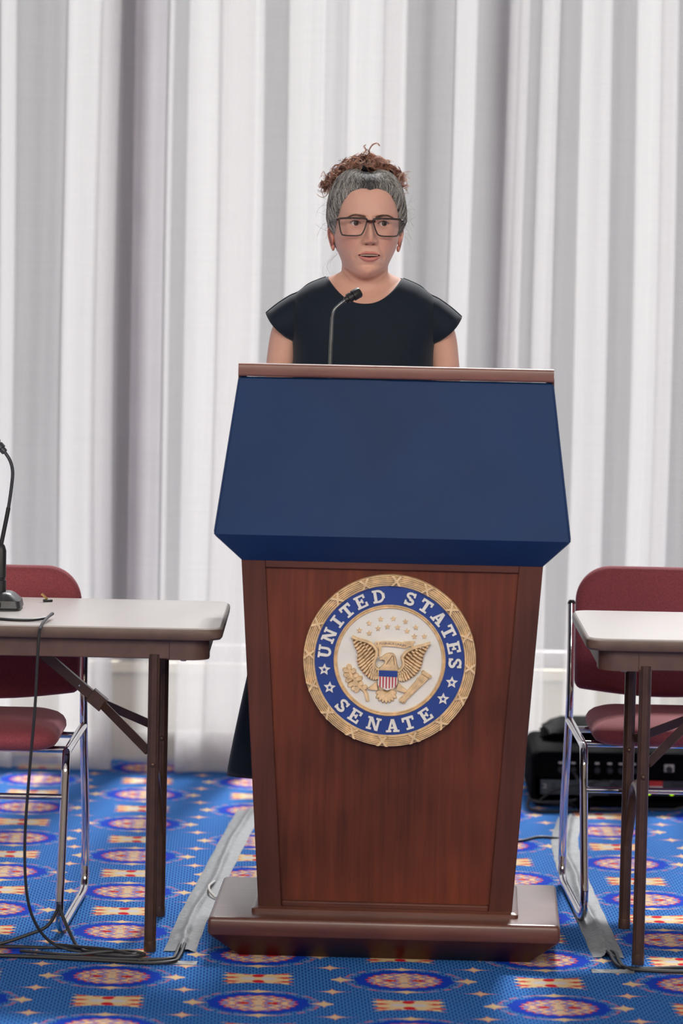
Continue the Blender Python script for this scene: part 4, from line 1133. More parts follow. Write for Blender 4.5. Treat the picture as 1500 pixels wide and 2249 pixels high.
def surf(k, th, A=SEC, e=0.84):
    q = cr_interp(k, A)
    c, s = np.cos(th), np.sin(th)
    if A is SEC: e = np.interp(k, [0, 7, 9, 11, 13, 15, 16, 17, 18, 19], [0.84, 0.84, 0.92, 1.10, 1.12, 0.92, 1.0, 1.25, 1.0, 0.84])
    ac = np.abs(c) ** e
    f = c >= 0
    x = q[..., 2] * np.sign(s) * np.abs(s) ** e
    y = np.where(f, q[..., 3] + (q[..., 0] - q[..., 3]) * ac, q[..., 3] + (q[..., 5] - q[..., 3]) * ac)
    z = np.where(f, q[..., 4] + (q[..., 1] - q[..., 4]) * c * c, q[..., 4] + (q[..., 6] - q[..., 4]) * c * c)
    return np.stack([x, y, z], -1)
TURN = R(5.0)
def turned(P):
    P = np.array(P, float)
    w_ = sstep(1.49, 1.55, P[..., 2]) * TURN
    x, y = P[..., 0].copy(), P[..., 1] - 0.02
    P[..., 0] = x * np.cos(w_) - y * np.sin(w_)
    P[..., 1] = x * np.sin(w_) + y * np.cos(w_) + 0.02
    return P
EYE_X, EYE_Z, EYE_R = 0.0335, 1.6425, 0.0122
g2 = lambda x, z, cx_, cz, sx, sz: np.exp(-((x - cx_) / sx) ** 2 - ((z - cz) / sz) ** 2)
def lip_curves(x):
    t = np.clip(np.abs(x) / 0.0275, 0, 1)
    top = 1.5675 + 0.0108 * (1 - t ** 2) - 0.0018 * np.exp(-(x / 0.004) ** 2)
    otop = 1.5675 + 0.0034 * (1 - t ** 2.2)
    obot = 1.5675 - 0.0052 * (1 - t ** 2.0)
    bot = 1.5675 - 0.0172 * (1 - t ** 2.2)
    return top, otop, obot, bot
def face(P):
    x, y, z = P[..., 0], P[..., 1].copy(), P[..., 2]
    fr = sstep(0.02, -0.03, y)
    ax = np.abs(x)
    d = np.zeros_like(x)
    # nose
    A_ = np.interp(z, [1.585, 1.590, 1.5945, 1.600, 1.606, 1.612, 1.625, 1.640, 1.655, 1.665], [0, 0.003, 0.016, 0.026, 0.0285, 0.0265, 0.0195, 0.0125, 0.0045, 0])
    W_ = np.interp(z, [1.590, 1.600, 1.61, 1.63, 1.65], [0.0120, 0.0120, 0.0105, 0.0078, 0.0085])
    d -= A_ * np.exp(-(ax / W_) ** 2.4)
    d -= 0.0100 * g2(ax, z, 0.0135, 1.5990, 0.0055, 0.0062)
    d += 0.009 * g2(ax, z, 0.0080, 1.5925, 0.0042, 0.0024)
    # eye sockets, brows, cheeks, smile folds, chin
    d += 0.0105 * g2(ax, z, 0.031, 1.6445, 0.018, 0.0115)
    d -= 0.0035 * g2(ax, z, 0.030, 1.664, 0.022, 0.007)
    d -= 0.0050 * g2(ax, z, 0.047, 1.610, 0.020, 0.017)
    for t in np.linspace(0, 1, 9):
        d += 0.0017 * g2(ax, z, 0.0205 + 0.0145 * t, 1.600 - 0.036 * t, 0.0042, 0.007)
    d += 0.003 * g2(ax, z, 0.034, 1.560, 0.006, 0.008)
    d -= 0.0065 * g2(x, z, 0, 1.527, 0.019, 0.012)
    d += 0.0035 * g2(x, z, 0, 1.5435, 0.020, 0.005)
    d += 0.0010 * g2(x, z, 0, 1.585, 0.0035, 0.006)
    # lips
    top, otop, obot, bot = lip_curves(x)
    inw = (ax < 0.030)
    up_ = np.clip((z - otop) / (top - otop + 1e-6), -1, 2); lo_ = np.clip((obot - z) / (obot - bot + 1e-6), -1, 2)
    d -= np.where(inw & (up_ > 0) & (up_ < 1.4), 0.0048 * np.exp(-((up_ - 0.35) / 0.5) ** 2) * (1 - (ax / 0.030) ** 2), 0)
    d -= np.where(inw & (lo_ > 0) & (lo_ < 1.6), 0.0062 * np.exp(-((lo_ - 0.42) / 0.5) ** 2) * (1 - (ax / 0.030) ** 2), 0)
    open_ = (ax < 0.0262) & (z < otop) & (z > obot)
    y = y + d * fr
    y = np.where(open_ & (fr > 0.5), y + 0.013, y)
    # eyelids wrapped over the eyeballs
    dx, dz = ax - EYE_X, z - EYE_Z
    rr = dx * dx + dz * dz
    RL = EYE_R + 0.0013
    ys = EYE_Y - np.sqrt(np.maximum(RL ** 2 - rr, 0))
    inside_sphere = rr < (RL * 0.97) ** 2
    y = np.where(inside_sphere & (fr > 0.5), np.minimum(y, ys + 0.0002), y)
    tt = np.clip(np.abs(dx + 0.0005) / 0.0140, 0, 1)
    al = (dz < 0.0059 * (1 - tt ** 2.2)) & (dz > -0.0054 * (1 - tt ** 2)) & (tt < 1) & (fr > 0.5)
    y = np.where(al, EYE_Y - 0.004, y)
    P = P.copy(); P[..., 1] = y
    return P, al, open_ & (fr > 0.5)
EYE_Y = -0.0660
# grid, denser over the face
ths = np.concatenate([np.linspace(-R(62), R(62), 150), np.linspace(R(62), R(298), 74)[1:-1]])
ks = np.concatenate([np.linspace(0, 3, 26)[:-1], np.linspace(3, 12.5, 200)[:-1], np.linspace(12.5, 17, 46)[:-1], np.linspace(17, 24, 30)])
K, TH = np.meshgrid(ks, ths, indexing='ij')
P0 = surf(K, TH)
P1, almond, mouth = face(P0)
x, z = P1[..., 0], P1[..., 2]; ax = np.abs(x); front = P1[..., 1] < 0.0
SKIN = np.array(lin((226, 178, 158)))
tint = np.ones(P1.shape) * SKIN
def blend(w_, c): 
    global tint
    w_ = np.clip(w_, 0, 1)[..., None]; tint = tint * (1 - w_) + np.array(lin(c)) * w_
blend(0.40 * g2(ax, z, 0.048, 1.600, 0.020, 0.020) * front, (214, 138, 122))
blend(0.35 * g2(x, z, 0, 1.603, 0.014, 0.010) * front, (214, 138, 122))
blend(0.35 * g2(x, z, 0, 1.525, 0.020, 0.012) * front, (212, 140, 124))
blend(0.30 * g2(ax, z, 0.033, 1.633, 0.015, 0.006) * front, (190, 132, 122))
top, otop, obot, bot = lip_curves(x)
lipm = sstep(0, 0.0012, top - z) * sstep(0, 0.0014, z - bot) * (ax < 0.0275) * front * (z < 1.59)
blend(lipm * 0.75, (208, 122, 118))
blend(mouth.astype(float), (92, 40, 40))
blend(1.25 * g2(ax, z, 0.0080, 1.5930, 0.0036, 0.0019) * front, (128, 70, 60))  # nostril shade put into the skin tint
P1 = turned(P1)
body = MB()
n = len(ths); m_ = len(ks)
fs = [(i * n + j, (i + 1) * n + j, (i + 1) * n + (j + 1) % n, i * n + (j + 1) % n) for i in range(m_ - 1) for j in range(n)]
fs.append(tuple(range(n))); fs.append(tuple((m_ - 1) * n + j for j in range(n))[::-1])
body.add([tuple(p) for p in P1.reshape(-1, 3)], fs, [tuple(c) for c in tint.reshape(-1, 3)])
sk = tuple(SKIN)
# ears
for sg in (-1, 1):
    earc = tuple(lin((228, 158, 138)))
    ctr = np.array((sg * 0.0750, 0.008, 1.6045))
    rim = [(0.0030, -0.006, -0.026), (0.0060, 0.002, -0.020), (0.0095, 0.009, -0.008), (0.0130, 0.013, 0.006), (0.0142, 0.012, 0.017), (0.0128, 0.006, 0.0255), (0.0085, -0.003, 0.026), (0.0040, -0.009, 0.018), (0.0015, -0.010, 0.006)]
    path = turned([ctr + np.array((sg * a, b, c)) for a, b, c in rim])
    path = catmull([tuple(p) for p in path], 6)
    L_ = len(path); rad = [0.0030 - 0.0010 * (i / L_) for i in range(L_)]
    body.tube(path, rad, 8, True, earc)
    disc = [turned([ctr + np.array((sg * ((q[0] + 0.003) * (-0.1 + 1.05 * s_ ** 1.5)), (q[1] + 0.002) * s_ - 0.004 * (1 - s_), q[2] * s_)) for q in rim]) for s_ in (1.0, 0.88, 0.7, 0.4, 0.1)]
    body.loft([[tuple(p) for p in d_] for d_ in disc], True, True, earc)
    body.ball(tuple(turned(ctr + np.array((sg * 0.0030, -0.001, -0.0215)))), (0.0042, 0.0070, 0.0080), 12, 8, earc)
# arms, hands, legs
def limb(pts, rad, nn=8, ns=16):
    pr = catmull([(*p, r_) for p, r_ in zip(pts, rad)], nn)
    body.tube([p[:3] for p in pr], [p[3] for p in pr], ns, True, sk)
for sg in (-1, 1):
    limb([(sg * 0.150, 0.012, 1.420), (sg * 0.180, 0.012, 1.380), (sg * 0.193, 0.013, 1.320), (sg * 0.203, 0.018, 1.225), (sg * 0.210, 0.014, 1.140), (sg * 0.200, -0.030, 1.128), (sg * 0.180, -0.110, 1.160), (sg * 0.158, -0.195, 1.193), (sg * 0.150, -0.232, 1.207)],
         [0.040, 0.039, 0.0365, 0.0345, 0.0340, 0.0350, 0.0330, 0.0250, 0.0240])
    wr = Vector((sg * 0.150, -0.232, 1.209)); fwd = Vector((-sg * 0.12, -0.97, 0.135)).normalized(); lat = Vector((-sg, 0.12, 0)).normalized(); lat = (lat - fwd * lat.dot(fwd)).normalized()
    upv = lat.cross(fwd) if sg > 0 else fwd.cross(lat)
    if upv.z < 0: upv = -upv
    rings = []
    for t, hw, th_ in ((-0.01, 0.024, 0.020), (0.02, 0.030, 0.016), (0.05, 0.038, 0.014), (0.075, 0.040, 0.0125), (0.09, 0.036, 0.010)):
        c = wr + fwd * t
        rings.append([tuple(c + lat * hw * math.cos(2 * PI * j / 16) + upv * th_ * math.sin(2 * PI * j / 16)) for j in range(16)])
    body.loft(rings, True, True, sk)
    for f_, (off, ln) in enumerate(((0.029, 0.068), (0.010, 0.076), (-0.010, 0.071), (-0.028, 0.056))):
        b0 = wr + fwd * 0.078 + lat * off
        p = [b0, b0 + fwd * ln * 0.45 + upv * 0.006, b0 + fwd * ln * 0.78 + upv * 0.001, b0 + fwd * ln - upv * 0.007]
        limb([tuple(q) for q in p], [0.0092, 0.0086, 0.0078, 0.0060], 5, 10)
    b0 = wr + fwd * 0.022 + lat * 0.026
    limb([tuple(b0), tuple(b0 + fwd * 0.022 + lat * 0.020 - upv * 0.003), tuple(b0 + fwd * 0.045 + lat * 0.026 - upv * 0.005), tuple(b0 + fwd * 0.062 + lat * 0.025 - upv * 0.008)], [0.0125, 0.0108, 0.0092, 0.0065], 5, 10)
    limb([(sg * 0.085, 0.0, 0.84), (sg * 0.090, -0.005, 0.66), (sg * 0.088, -0.008, 0.49), (sg * 0.086, 0.012, 0.36), (sg * 0.085, 0.012, 0.20), (sg * 0.085, 0.008, 0.105), (sg * 0.085, 0.000, 0.065), (sg * 0.087, -0.06, 0.040), (sg * 0.088, -0.13, 0.024)],
         [0.078, 0.074, 0.052, 0.054, 0.042, 0.033, 0.034, 0.031, 0.020])
M['skin'] = attr_mat('skin', 0.48, 0.25, 0.04, 60.0, 0.35)
body.build('body', M['skin'], PER, angle=180)
# shoes
M['shoe'] = plain('black_leather', (26, 26, 28), 0.35, nscale=40, var=0.1)
for sg in (-1, 1):
    rings = []
    for y, hw, h_ in ((0.045, 0.012, 0.05), (0.038, 0.027, 0.062), (0.01, 0.032, 0.060), (-0.04, 0.036, 0.050), (-0.09, 0.040, 0.044), (-0.13, 0.040, 0.038), (-0.165, 0.030, 0.030), (-0.182, 0.012, 0.018)):
        rings.append([(sg * 0.087 + hw * math.cos(2 * PI * j / 16), y, max(0.0, h_ * 0.5 + h_ * 0.62 * math.sin(2 * PI * j / 16))) for j in range(16)])
    MB().loft(rings).build('shoe', M['shoe'], PER, angle=60)

# eyes
def eye(sg):
    c = np.array((sg * EYE_X, EYE_Y, EYE_Z)); mb = MB(); rings = []; cols = []
    gaze = np.array((0.20, -1.0, 0.02)); gaze /= np.linalg.norm(gaze)
    u_ = np.cross(gaze, (0, 0, 1)); u_ /= np.linalg.norm(u_); v_ = np.cross(u_, gaze)
    for i in range(49):
        a = PI * (i / 48.0) ** 1.3
        for j in range(32):
            b = 2 * PI * j / 32
            p = c + EYE_R * (gaze * math.cos(a) + (u_ * math.cos(b) + v_ * math.sin(b)) * max(math.sin(a), 1e-3))
            rings.append(tuple(p)); s_ = EYE_R * math.sin(a) if a < 1.5 else 1
            cols.append(lin((14, 12, 14)) if s_ < 0.0026 else lin((74, 64, 60)) if s_ < 0.0054 else lin((48, 42, 44)) if s_ < 0.0061 else lin((232, 222, 216)))
    rings = [tuple(p) for p in turned(rings)]
    mb.loft([rings[i * 32:(i + 1) * 32] for i in range(49)], True, True, [tuple(q) for q in cols])
    o = mb.build('eye', M['eye'], PER, angle=180)
    lash = []
    for k in range(17):
        t = -1 + 2 * k / 16
        dx = 0.0140 * t - 0.0005 * sg
        dz = 0.0061 * (1 - abs(t) ** 2.2)
        r2_ = dx * dx + dz * dz
        lash.append((c[0] + dx, EYE_Y - math.sqrt(max((EYE_R + 0.0018) ** 2 - r2_, 1e-7)) - 0.0004, c[2] + dz + 0.0002))
    MB().tube([tuple(p) for p in turned(lash)], [0.0004 + 0.0008 * math.sin(PI * k / 16) for k in range(17)], 6).build('eyelashes', M['brow'], PER)
M['eye'] = attr_mat('eye', 0.08, 0, 0.0, 20.0, 0.6)
M['brow'] = plain('brow_hair', (112, 84, 72), 0.7, nscale=80, var=0.2)
for sg in (-1, 1): eye(sg)
# face surface lookup for brows and teeth
FP = P1.reshape(-1, 3)
def face_y(x, z):
    s_ = FP[FP[:, 1] < -0.02]
    i = np.argmin((s_[:, 0] - x) ** 2 + (s_[:, 2] - z) ** 2)
    return s_[i, 1]
for sg in (-1, 1):
    mb = MB()
    for k in range(300):
        t = random.random()
        bx = sg * (0.0110 + 0.038 * t); bz = 1.6562 + 0.0060 * math.sin(PI * min(1, t * 0.95) * 0.80) - 0.0030 * max(0, t - 0.62) / 0.38 + random.uniform(-1, 1) * 0.0034 * (1 - 0.70 * t)
        p = turned((bx, 0, bz))
        x0 = p[0] + 0.0090
        y0 = face_y(x0, bz)
        d = np.array((sg * (0.0045 + 0.003 * t), 0, 0.0020 - 0.0036 * t))
        y1 = face_y(x0 + d[0], bz + d[2])
        mb.tube([(x0, y0 - 0.0002, bz), (x0 + d[0] * 0.5, (y0 + y1) / 2 - 0.0007, bz + d[2] * 0.6), (x0 + d[0], y1 - 0.0003, bz + d[2])], [0.00042, 0.00036, 0.00014], 3)
    mb.build('eyebrow', M['brow'], PER)
M['teeth'] = plain('teeth', (206, 190, 172), 0.25, nscale=40, var=0.03)
mb = MB()
for k in range(-4, 4):
    xc = (k + 0.5) * 0.0053; wd = 0.00262
    yc = -0.0885 + 0.22 * abs(xc) ** 1.2
    hgt = 0.0066 if abs(k + 0.5) < 1 else 0.0056
    v0 = [(xc - wd, yc, 1.5660), (xc + wd, yc, 1.5660), (xc + wd, yc + 0.004, 1.5660), (xc - wd, yc + 0.004, 1.5660)]
    v1 = [(a, b, 1.5660 + hgt) for a, b, c in v0]
    mb.hexa([tuple(turned(p)) for p in v0], [tuple(turned(p)) for p in v1])
mb.build('teeth', M['teeth'], PER, bevel=0.0005)

# dress: navy, boat neck, cap sleeves, flared skirt
M['dress'] = plain('navy_cloth', (12, 27, 42), 0.75, nscale=300, var=0.12, spec=0.3, bstr=0.1, bdist=0.0004)
M['dress'].node_tree.nodes['Principled BSDF'].inputs['Sheen Weight'].default_value = 0.12
DR = np.array([
    (-0.0740, 1.4520, 0.0890, 0.014, 1.5100, 0.080, 1.5040),
    (-0.0780, 1.4515, 0.0925, 0.013, 1.5125, 0.084, 1.5060),
    (-0.0850, 1.4360, 0.1350, 0.012, 1.4940, 0.096, 1.4850),
    (-0.0990, 1.4000, 0.1700, 0.010, 1.4620, 0.108, 1.4400),
    (-0.1120, 1.3600, 0.1780, 0.008, 1.4100, 0.115, 1.4000),
    (-0.1240, 1.3000, 0.1690, 0.005, 1.3400, 0.115, 1.3400),
    (-0.1320, 1.2400, 0.1660, 0.000, 1.2600, 0.111, 1.2600),
    (-0.1070, 1.0600, 0.1520, 0.000, 1.0700, 0.097, 1.0700),
    (-0.1250, 0.8800, 0.1960, 0.000, 0.8800, 0.130, 0.8800),
    (-0.1650, 0.6000, 0.2520, 0.000, 0.6000, 0.170, 0.6000),
    (-0.2000, 0.3350, 0.3000, 0.000, 0.3350, 0.200, 0.3350),
    (-0.1970, 0.3350, 0.2970, 0.000, 0.3350, 0.197, 0.3350)])
dth = np.linspace(0, 2 * PI, 97)[:-1]
dks = np.concatenate([np.linspace(0, 1, 4)[:-1], np.linspace(1, 10, 90)[:-1], [10, 10.5, 11]])
dk, dt = np.meshgrid(dks, dth, indexing='ij')
DP = surf(dk, dt, DR, 0.88)
fold = sstep(0.9, 0.35, DP[..., 2]) * 0.014 * np.sin(9 * dt + 0.6)
DP[..., 0] += fold * np.sin(dt); DP[..., 1] += -fold * np.cos(dt)
mb = MB(); nd = len(dth)
mb.add([tuple(p) for p in DP.reshape(-1, 3)], [(i * nd + j, (i + 1) * nd + j, (i + 1) * nd + (j + 1) % nd, i * nd + (j + 1) % nd) for i in range(len(dks) - 1) for j in range(nd)])
mb.build('dress', M['dress'], PER, angle=180)
DRESS = PER.children[-1]
for sg in (-1, 1):
    mb = MB(); rows = [((0.110, 1.480), (0.110, 1.330), 0.050), ((0.145, 1.4800), (0.135, 1.332), 0.053), ((0.178, 1.4655), (0.148, 1.338), 0.056), ((0.205, 1.4475), (0.157, 1.344), 0.058), ((0.224, 1.4320), (0.162, 1.350), 0.057), ((0.2345, 1.4225), (0.166, 1.354), 0.054),
                       ((0.2325, 1.4215), (0.166, 1.357), 0.051), ((0.215, 1.4330), (0.160, 1.362), 0.049)]
    rings = []
    for (tp, bt, yh) in rows:
        ring = []
        for j in range(40):
            a = 2 * PI * j / 40
            cz = (1 + math.cos(a)) / 2
            ring.append((sg * (bt[0] + (tp[0] - bt[0]) * cz + 0.010 * math.sin(PI * cz)), 0.010 + yh * (-1 if True else 1) * math.sin(a) * (0.85 if cz < 0.2 else 1.0), bt[1] + (tp[1] - bt[1]) * cz))
        rings.append(ring)
    mb.loft(catmull_r(rings) if False else rings, cap=False)
    mb.build('sleeve', M['dress'], DRESS, angle=180)
    seam = [(sg * a, 0.011, c + 0.0012) for a, c in ((0.0925, 1.5118), (0.112, 1.5045), (0.135, 1.4935), (0.157, 1.4755), (0.178, 1.4655), (0.205, 1.4475), (0.224, 1.4322), (0.2345, 1.4226))]
    MB().tube(catmull(seam, 5), 0.0014, 6).build('shoulder_seam', M['dress'], DRESS)

# hair: strands drawn back from the hairline to a curly bun
M['hair'] = attr_mat('hair', 0.42, 0, 0.12, 90.0, 0.5)
def k_hair(th):
    a = abs(math.degrees((th + PI) % (2 * PI) - PI))
    return float(np.interp(a, [0, 6, 14, 30, 45, 56, 64, 72, 80, 88, 100, 112, 130, 180], [2.15, 2.02, 2.0, 2.18, 2.55, 3.1, 3.7, 4.4, 5.2, 5.7, 5.2, 6.4, 7.6, 8.6]))
cap_m = MB(); rings = []; NT = 120
cth = np.linspace(0, 2 * PI, NT + 1)[:-1]
puff = lambda th: 0.0060 + 0.0085 * abs(math.sin(th)) ** 1.5
for i in range(22):
    ring = []
    for th in cth:
        kh = k_hair(th); f = 1 - i / 21.0
        k = 0.35 + (kh - 0.35) * f
        p = surf(np.array(k), np.array(th)); c = np.array((0, 0.006, 1.66)); nrm = (p - c); nrm /= np.linalg.norm(nrm)
        off = (puff(th) - 0.003) * min(1, (1 - f) * 4.5 + 0.04)
        ring.append(tuple(turned(p + nrm * off)))
    rings.append(ring)
cap_m.loft(rings, True, True, tuple(lin((80, 78, 78))))
cap_m.build('hair', M['hair'], PER, angle=180)
HAIR = PER.children[-1]
st = MB()
dark, mid_, lite = lin((72, 70, 72)), lin((146, 143, 138)), lin((206, 203, 196))
for q in range(6200):
    u_ = random.random()
    th = random.uniform(-R(112), R(112)) if u_ < 0.88 else random.uniform(R(112), R(248))
    kh = k_hair(th); root = 1.0 if random.random() < 0.5 else random.random() ** 0.6
    f0 = root * random.uniform(0.97, 1.05); a = abs(math.degrees((th + PI) % (2 * PI) - PI))
    pts = []; ph1, ph2 = random.uniform(0, 6.28), random.uniform(0, 6.28); wob = random.uniform(0.01, 0.03) + 0.035 * (a > 45); ex = random.uniform(-0.001, 0.0022) + (0.002 * random.random() if a > 55 else 0)
    endf = random.uniform(0.0, 0.12)
    for i in range(15):
        f = f0 + (endf - f0) * i / 14.0
        k = 0.45 + (kh - 0.45) * f
        t2 = th + wob * math.sin(ph1 + 9 * f) * (0.3 + f) + 0.012 * math.sin(ph2 + 17 * f)
        p = surf(np.array(k), np.array(t2)); c = np.array((0, 0.006, 1.66)); nrm = p - c; nrm /= np.linalg.norm(nrm)
        off = puff(t2) * min(1, (1 - f) * 4.5 + 0.02) + ex + 0.0008 * math.sin(ph2 + 21 * f)
        pts.append(tuple(turned(p + nrm * off)))
    g = random.random()
    pl_ = float(np.interp(a, [0, 10, 22, 40, 60, 90, 120], [0.04, 0.06, 0.28, 0.34, 0.46, 0.42, 0.2])); pm = 0.16 if a < 13 else 0.33
    c_ = lite if g < pl_ else mid_ if g < pl_ + pm else dark
    v_ = random.uniform(0.8, 1.2)
    st.tube(pts, [0.00038 - 0.00016 * i / 14 for i in range(15)], 3, False, tuple(min(1, x * v_) for x in c_))
st.build('hair_strands', M['hair'], HAIR, angle=180)
HAIR.children[-1]['kind'] = 'stuff'

# curly bun
bun = MB()
core = MB(); rings = []
def arch(t):
    """spine of the bun, t from -1 (viewer's left) to 1"""
    return np.array((-0.006 + 0.080 * t, 0.018 + 0.020 * t * t, 1.781 - 0.040 * abs(t) ** 2.0 - (0.012 if t < 0 else 0) * abs(t)))
cpts = [arch(t) for t in np.linspace(-0.92, 0.9, 15)]
core.tube([tuple(p) for p in cpts], [0.007 + 0.010 * math.sin(PI * (i + 0.6) / 15.2) for i in range(15)], 14, True, tuple(lin((34, 29, 32))))
core.build('bun', M['hair'], PER, angle=180)
BUN = PER.children[-1]
browns = [lin((216, 166, 144)), lin((232, 192, 170)), lin((184, 132, 112)), lin((244, 216, 198)), lin((146, 102, 88))]
def curl(start, dirv, L_, rad, turns, colr, nstr=4, taper=True, r0=0.00062):
    d = np.array(dirv, float); d /= np.linalg.norm(d)
    a = np.cross(d, (0.2, 0.9, 0.3)); a /= np.linalg.norm(a); b = np.cross(d, a)
    ph = random.uniform(0, 6.28); sgn_ = random.choice((-1, 1)); bend = np.array((random.uniform(-.3, .3), random.uniform(-.2, .2), random.uniform(-.5, .1)))
    for s_ in range(nstr):
        jit = np.array([random.gauss(0, 0.0011) for _ in range(3)]); dph = random.gauss(0, 0.14); dr = random.uniform(0.86, 1.12)
        pts = []
        NN = int(10 * turns) + 6
        for i in range(NN + 1):
            t = i / NN
            g = min(1.0, t * 3.0)
            an = ph + dph + sgn_ * 2 * PI * turns * t
            p = np.array(start) + d * L_ * t + bend * L_ * t * t + (a * (math.cos(an) - math.cos(ph)) + b * (math.sin(an) - math.sin(ph))) * rad * dr * (0.6 + 0.4 * g) + jit * (0.4 + t)
            pts.append(tuple(p))
        v_ = random.uniform(0.75, 1.25)
        bun.tube(pts, [r0 * (1 - 0.6 * i / NN) for i in range(NN + 1)], 3, False, tuple(min(1, q * v_) for q in colr))
for q in range(200):
    t = random.uniform(-0.98, 0.95)
    c = arch(t)
    if t < -0.55 and random.random() < 0.6: c = c + np.array((-0.006, -0.004, -0.012 * random.random()))
    an = random.uniform(-0.35, PI + 0.35)
    rad0 = 0.012 + 0.006 * math.sin(PI * (t + 1) / 2)
    dirv = np.array((0.75 * t + random.uniform(-0.5, 0.5), -math.cos(an) * 0.8, max(-0.35, math.sin(an)) + random.uniform(-0.2, 0.25) - 0.5 * abs(t) ** 3))
    s0 = c + dirv / np.linalg.norm(dirv) * rad0 * 0.6
    curl(s0, dirv, random.uniform(0.008, 0.024), random.uniform(0.0065, 0.0120), random.uniform(0.8, 1.5), random.choice(browns), random.choice((5, 6, 7)))
# the taller curl standing up and loose ends at the sides
for q in range(16):
    g_ = lambda s_: random.gauss(0, s_)
    if q < 9: key = [(0.000, 1.785), (0.009, 1.800), (0.004, 1.814), (0.011, 1.828), (0.022, 1.833), (0.029, 1.827)]
    else: key = [(-0.006, 1.786), (-0.009, 1.806), (-0.003, 1.816), (-0.008, 1.825), (-0.003, 1.829)]
    ox, oz = g_(0.0014), g_(0.0010)
    pth = catmull([(a + ox + g_(0.0006), 0.02 + g_(0.001), b + oz * (k > 0)) for k, (a, b) in enumerate(key)], 6)
    bun.tube([tuple(p) for p in pth], [0.0007 * (1 - 0.5 * i / len(pth)) for i in range(len(pth))], 3, False, browns[q % 4])
for q in range(34):
    sg = -1 if q < 22 else 1
    s0 = np.array((sg * random.uniform(0.072, 0.092) - 0.004, 0.030, random.uniform(1.722, 1.752)))
    curl(s0, (sg * 0.7, random.uniform(-0.6, 0.2), random.uniform(-0.9, 0.5)), random.uniform(0.012, 0.028), random.uniform(0.005, 0.010), random.uniform(0.6, 1.3), random.choice(browns[:4]), 3)
def curl_mat():
    m, nt, b, o = new_mat('curl')
    a = nt.nodes.new('ShaderNodeAttribute'); a.attribute_name = 'tint'
    nt.links.new(a.outputs['Color'], b.inputs['Base Color']); b.inputs['Roughness'].default_value = 0.4
    t = nt.nodes.new('ShaderNodeBsdfTranslucent'); nt.links.new(a.outputs['Color'], t.inputs[0])
    mx = nt.nodes.new('ShaderNodeMixShader'); mx.inputs[0].default_value = 0.55
    nt.links.new(b.outputs[0], mx.inputs[1]); nt.links.new(t.outputs[0], mx.inputs[2]); nt.links.new(mx.outputs[0], o.inputs[0])
    return m
M['curl'] = curl_mat()
bun.build('curls', M['curl'], BUN, angle=180)
BUN.children[-1]['kind'] = 'stuff'
fly = MB()
for q in range(46):
    sg = 1 if q < 30 else -1
    s0 = np.array((sg * random.uniform(0.080, 0.092), random.uniform(-0.01, 0.04), random.uniform(1.62, 1.70)))
    L_ = random.uniform(0.015, 0.048); dz = random.uniform(-0.6, 0.5); bz = random.uniform(-0.8, 0.5)
    pts = [tuple(s0 + np.array((sg * L_ * t * (1 - 0.35 * t), 0.01 * t, L_ * (dz * t + bz * t * t)))) for t in np.linspace(0, 1, 9)]
    fly.tube(pts, [0.00028] * 9, 3, False, tuple(lin((206, 202, 196))))
for q in range(6):
    s0 = np.array((-0.068 + random.gauss(0, 0.004), 0.04, 1.575 + random.gauss(0, 0.006))); r_ = random.uniform(0.014, 0.036)
    pts = [tuple(s0 + np.array((-r_ * math.sin(PI * t * 0.8), 0.0, -0.055 * t - 0.008 * q / 9))) for t in np.linspace(0, 1, 12)]
    fly.tube(pts, [0.00018] * 12, 3, False, tuple(lin((150, 142, 136))))
fly.build('stray_hair', M['hair'], HAIR, angle=180)
HAIR.children[-1]['kind'] = 'stuff'

# glasses
def lens_mat():
    m, nt, b, o = new_mat('lens_glass')
    nt.nodes.remove(b)
    t = nt.nodes.new('ShaderNodeBsdfTransparent'); t.inputs[0].default_value = (0.99, 0.985, 0.99, 1)
    g = nt.nodes.new('ShaderNodeBsdfGlossy'); g.inputs['Roughness'].default_value = 0.03; g.inputs[0].default_value = (0.55, 0.5, 0.62, 1)
    mx = nt.nodes.new('ShaderNodeMixShader'); f = nt.nodes.new('ShaderNodeFresnel'); f.inputs[0].default_value = 1.25
    nt.links.new(f.outputs[0], mx.inputs[0]); nt.links.new(t.outputs[0], mx.inputs[1]); nt.links.new(g.outputs[0], mx.inputs[2])
    nt.links.new(mx.outputs[0], o.inputs[0])
    return m
M['lens'] = lens_mat()
def tortoise():
    m, nt, b, o = new_mat('tortoiseshell')
    nz = tex_noise(nt, (1, 1, 1), 220.0, 3)
    r = ramp(nt, nz.outputs[0], [(0.45, (26, 21, 24)), (0.75, (84, 50, 34))])
    nt.links.new(r.outputs[0], b.inputs['Base Color']); b.inputs['Roughness'].default_value = 0.35; b.inputs['Specular IOR Level'].default_value = 0.3
    return m
M['tortoise'] = tortoise()
GL = empty('eyeglasses', (0, 0, 0)); GL.parent = PER
GY = -0.1125
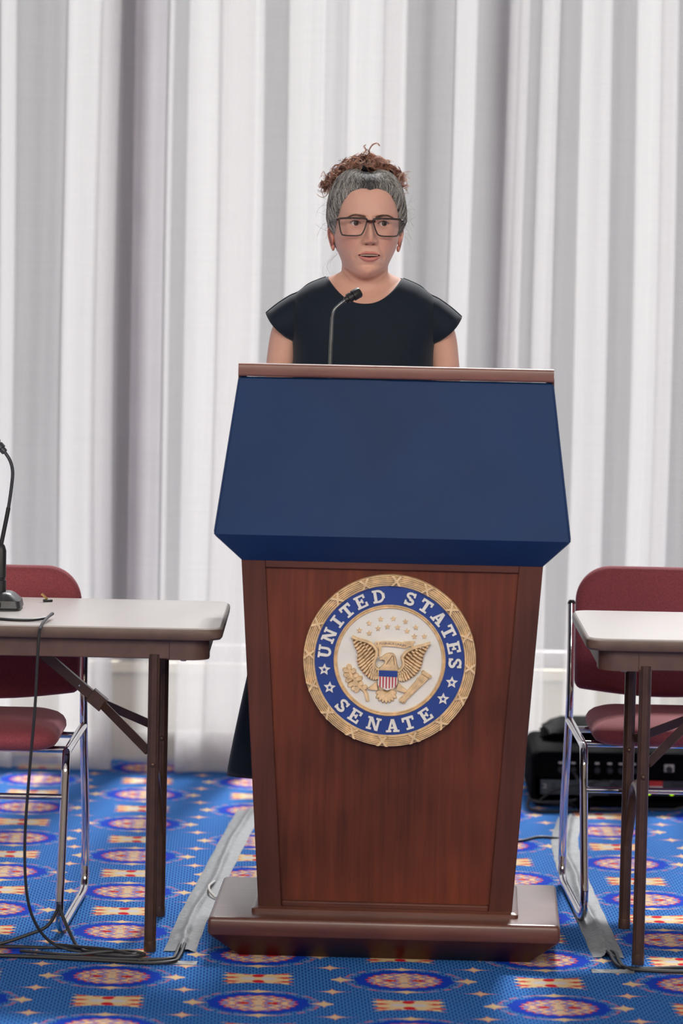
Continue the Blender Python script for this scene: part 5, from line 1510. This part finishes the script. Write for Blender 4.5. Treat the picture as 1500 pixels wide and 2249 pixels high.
def lens_outline(sg):
    pts = [(0.0065, 1.6505), (0.012, 1.6535), (0.038, 1.6545), (0.066, 1.6530), (0.0695, 1.6490), (0.0675, 1.6330), (0.0640, 1.6190), (0.0590, 1.6140), (0.038, 1.6130), (0.0250, 1.6140), (0.0175, 1.6180), (0.0110, 1.6330)]
    pts = pts + [pts[0]]
    c = catmull([(a, b) for a, b in pts], 5)[:-1]
    return [(sg * a * 1.05 - 0.002, GY + 0.9 * a * a, b) for a, b in c]
for sg in (-1, 1):
    ol = lens_outline(sg)
    pts = [tuple(p) for p in turned(ol)]
    fr_ = MB(); N = len(pts); rings = []
    for i in range(N):
        p = Vector(pts[i]); d = (Vector(pts[(i + 1) % N]) - Vector(pts[i - 1])).normalized()
        nrm = Vector((0, -1, 0)); side = d.cross(nrm).normalized()
        th_ = 0.0024 if p.z > 1.648 else 0.0017
        rings.append([tuple(p + side * th_ * a + nrm * 0.0018 * b) for a, b in ((1, -1), (1, 1), (-1, 1), (-1, -1))])
    fr_.loft(rings + [rings[0]], cap=False)
    fr_.build('rim', M['tortoise'], GL)
    lm = MB(); lm.loft([[tuple(Vector(p) + Vector((0, 0.0006, 0))) for p in pts], [tuple(Vector(p) - Vector((0, 0.0006, 0))) for p in pts]])
    lm.build('lens', M['lens'], GL, smooth=False)
    hinge = turned([(sg * 0.0735 - 0.002, GY + 0.0058, 1.6500), (sg * 0.0775 - 0.001, GY + 0.009, 1.6498), (sg * 0.0810, GY + 0.022, 1.6490), (sg * 0.0850, -0.05, 1.6470), (sg * 0.0890, -0.01, 1.6430), (sg * 0.0885, 0.018, 1.6380), (sg * 0.0870, 0.035, 1.6250)])
    MB().tube([tuple(p) for p in catmull([tuple(p) for p in hinge], 5)], 0.0027, 8).build('temple_arm', M['tortoise'], GL)
br = turned([(-0.0105, GY, 1.6480), (-0.004, GY - 0.001, 1.6475), (0.004, GY - 0.001, 1.6475), (0.0105, GY, 1.6480)])
MB().tube([tuple(p) for p in br], 0.0032, 8).build('bridge', M['tortoise'], GL)
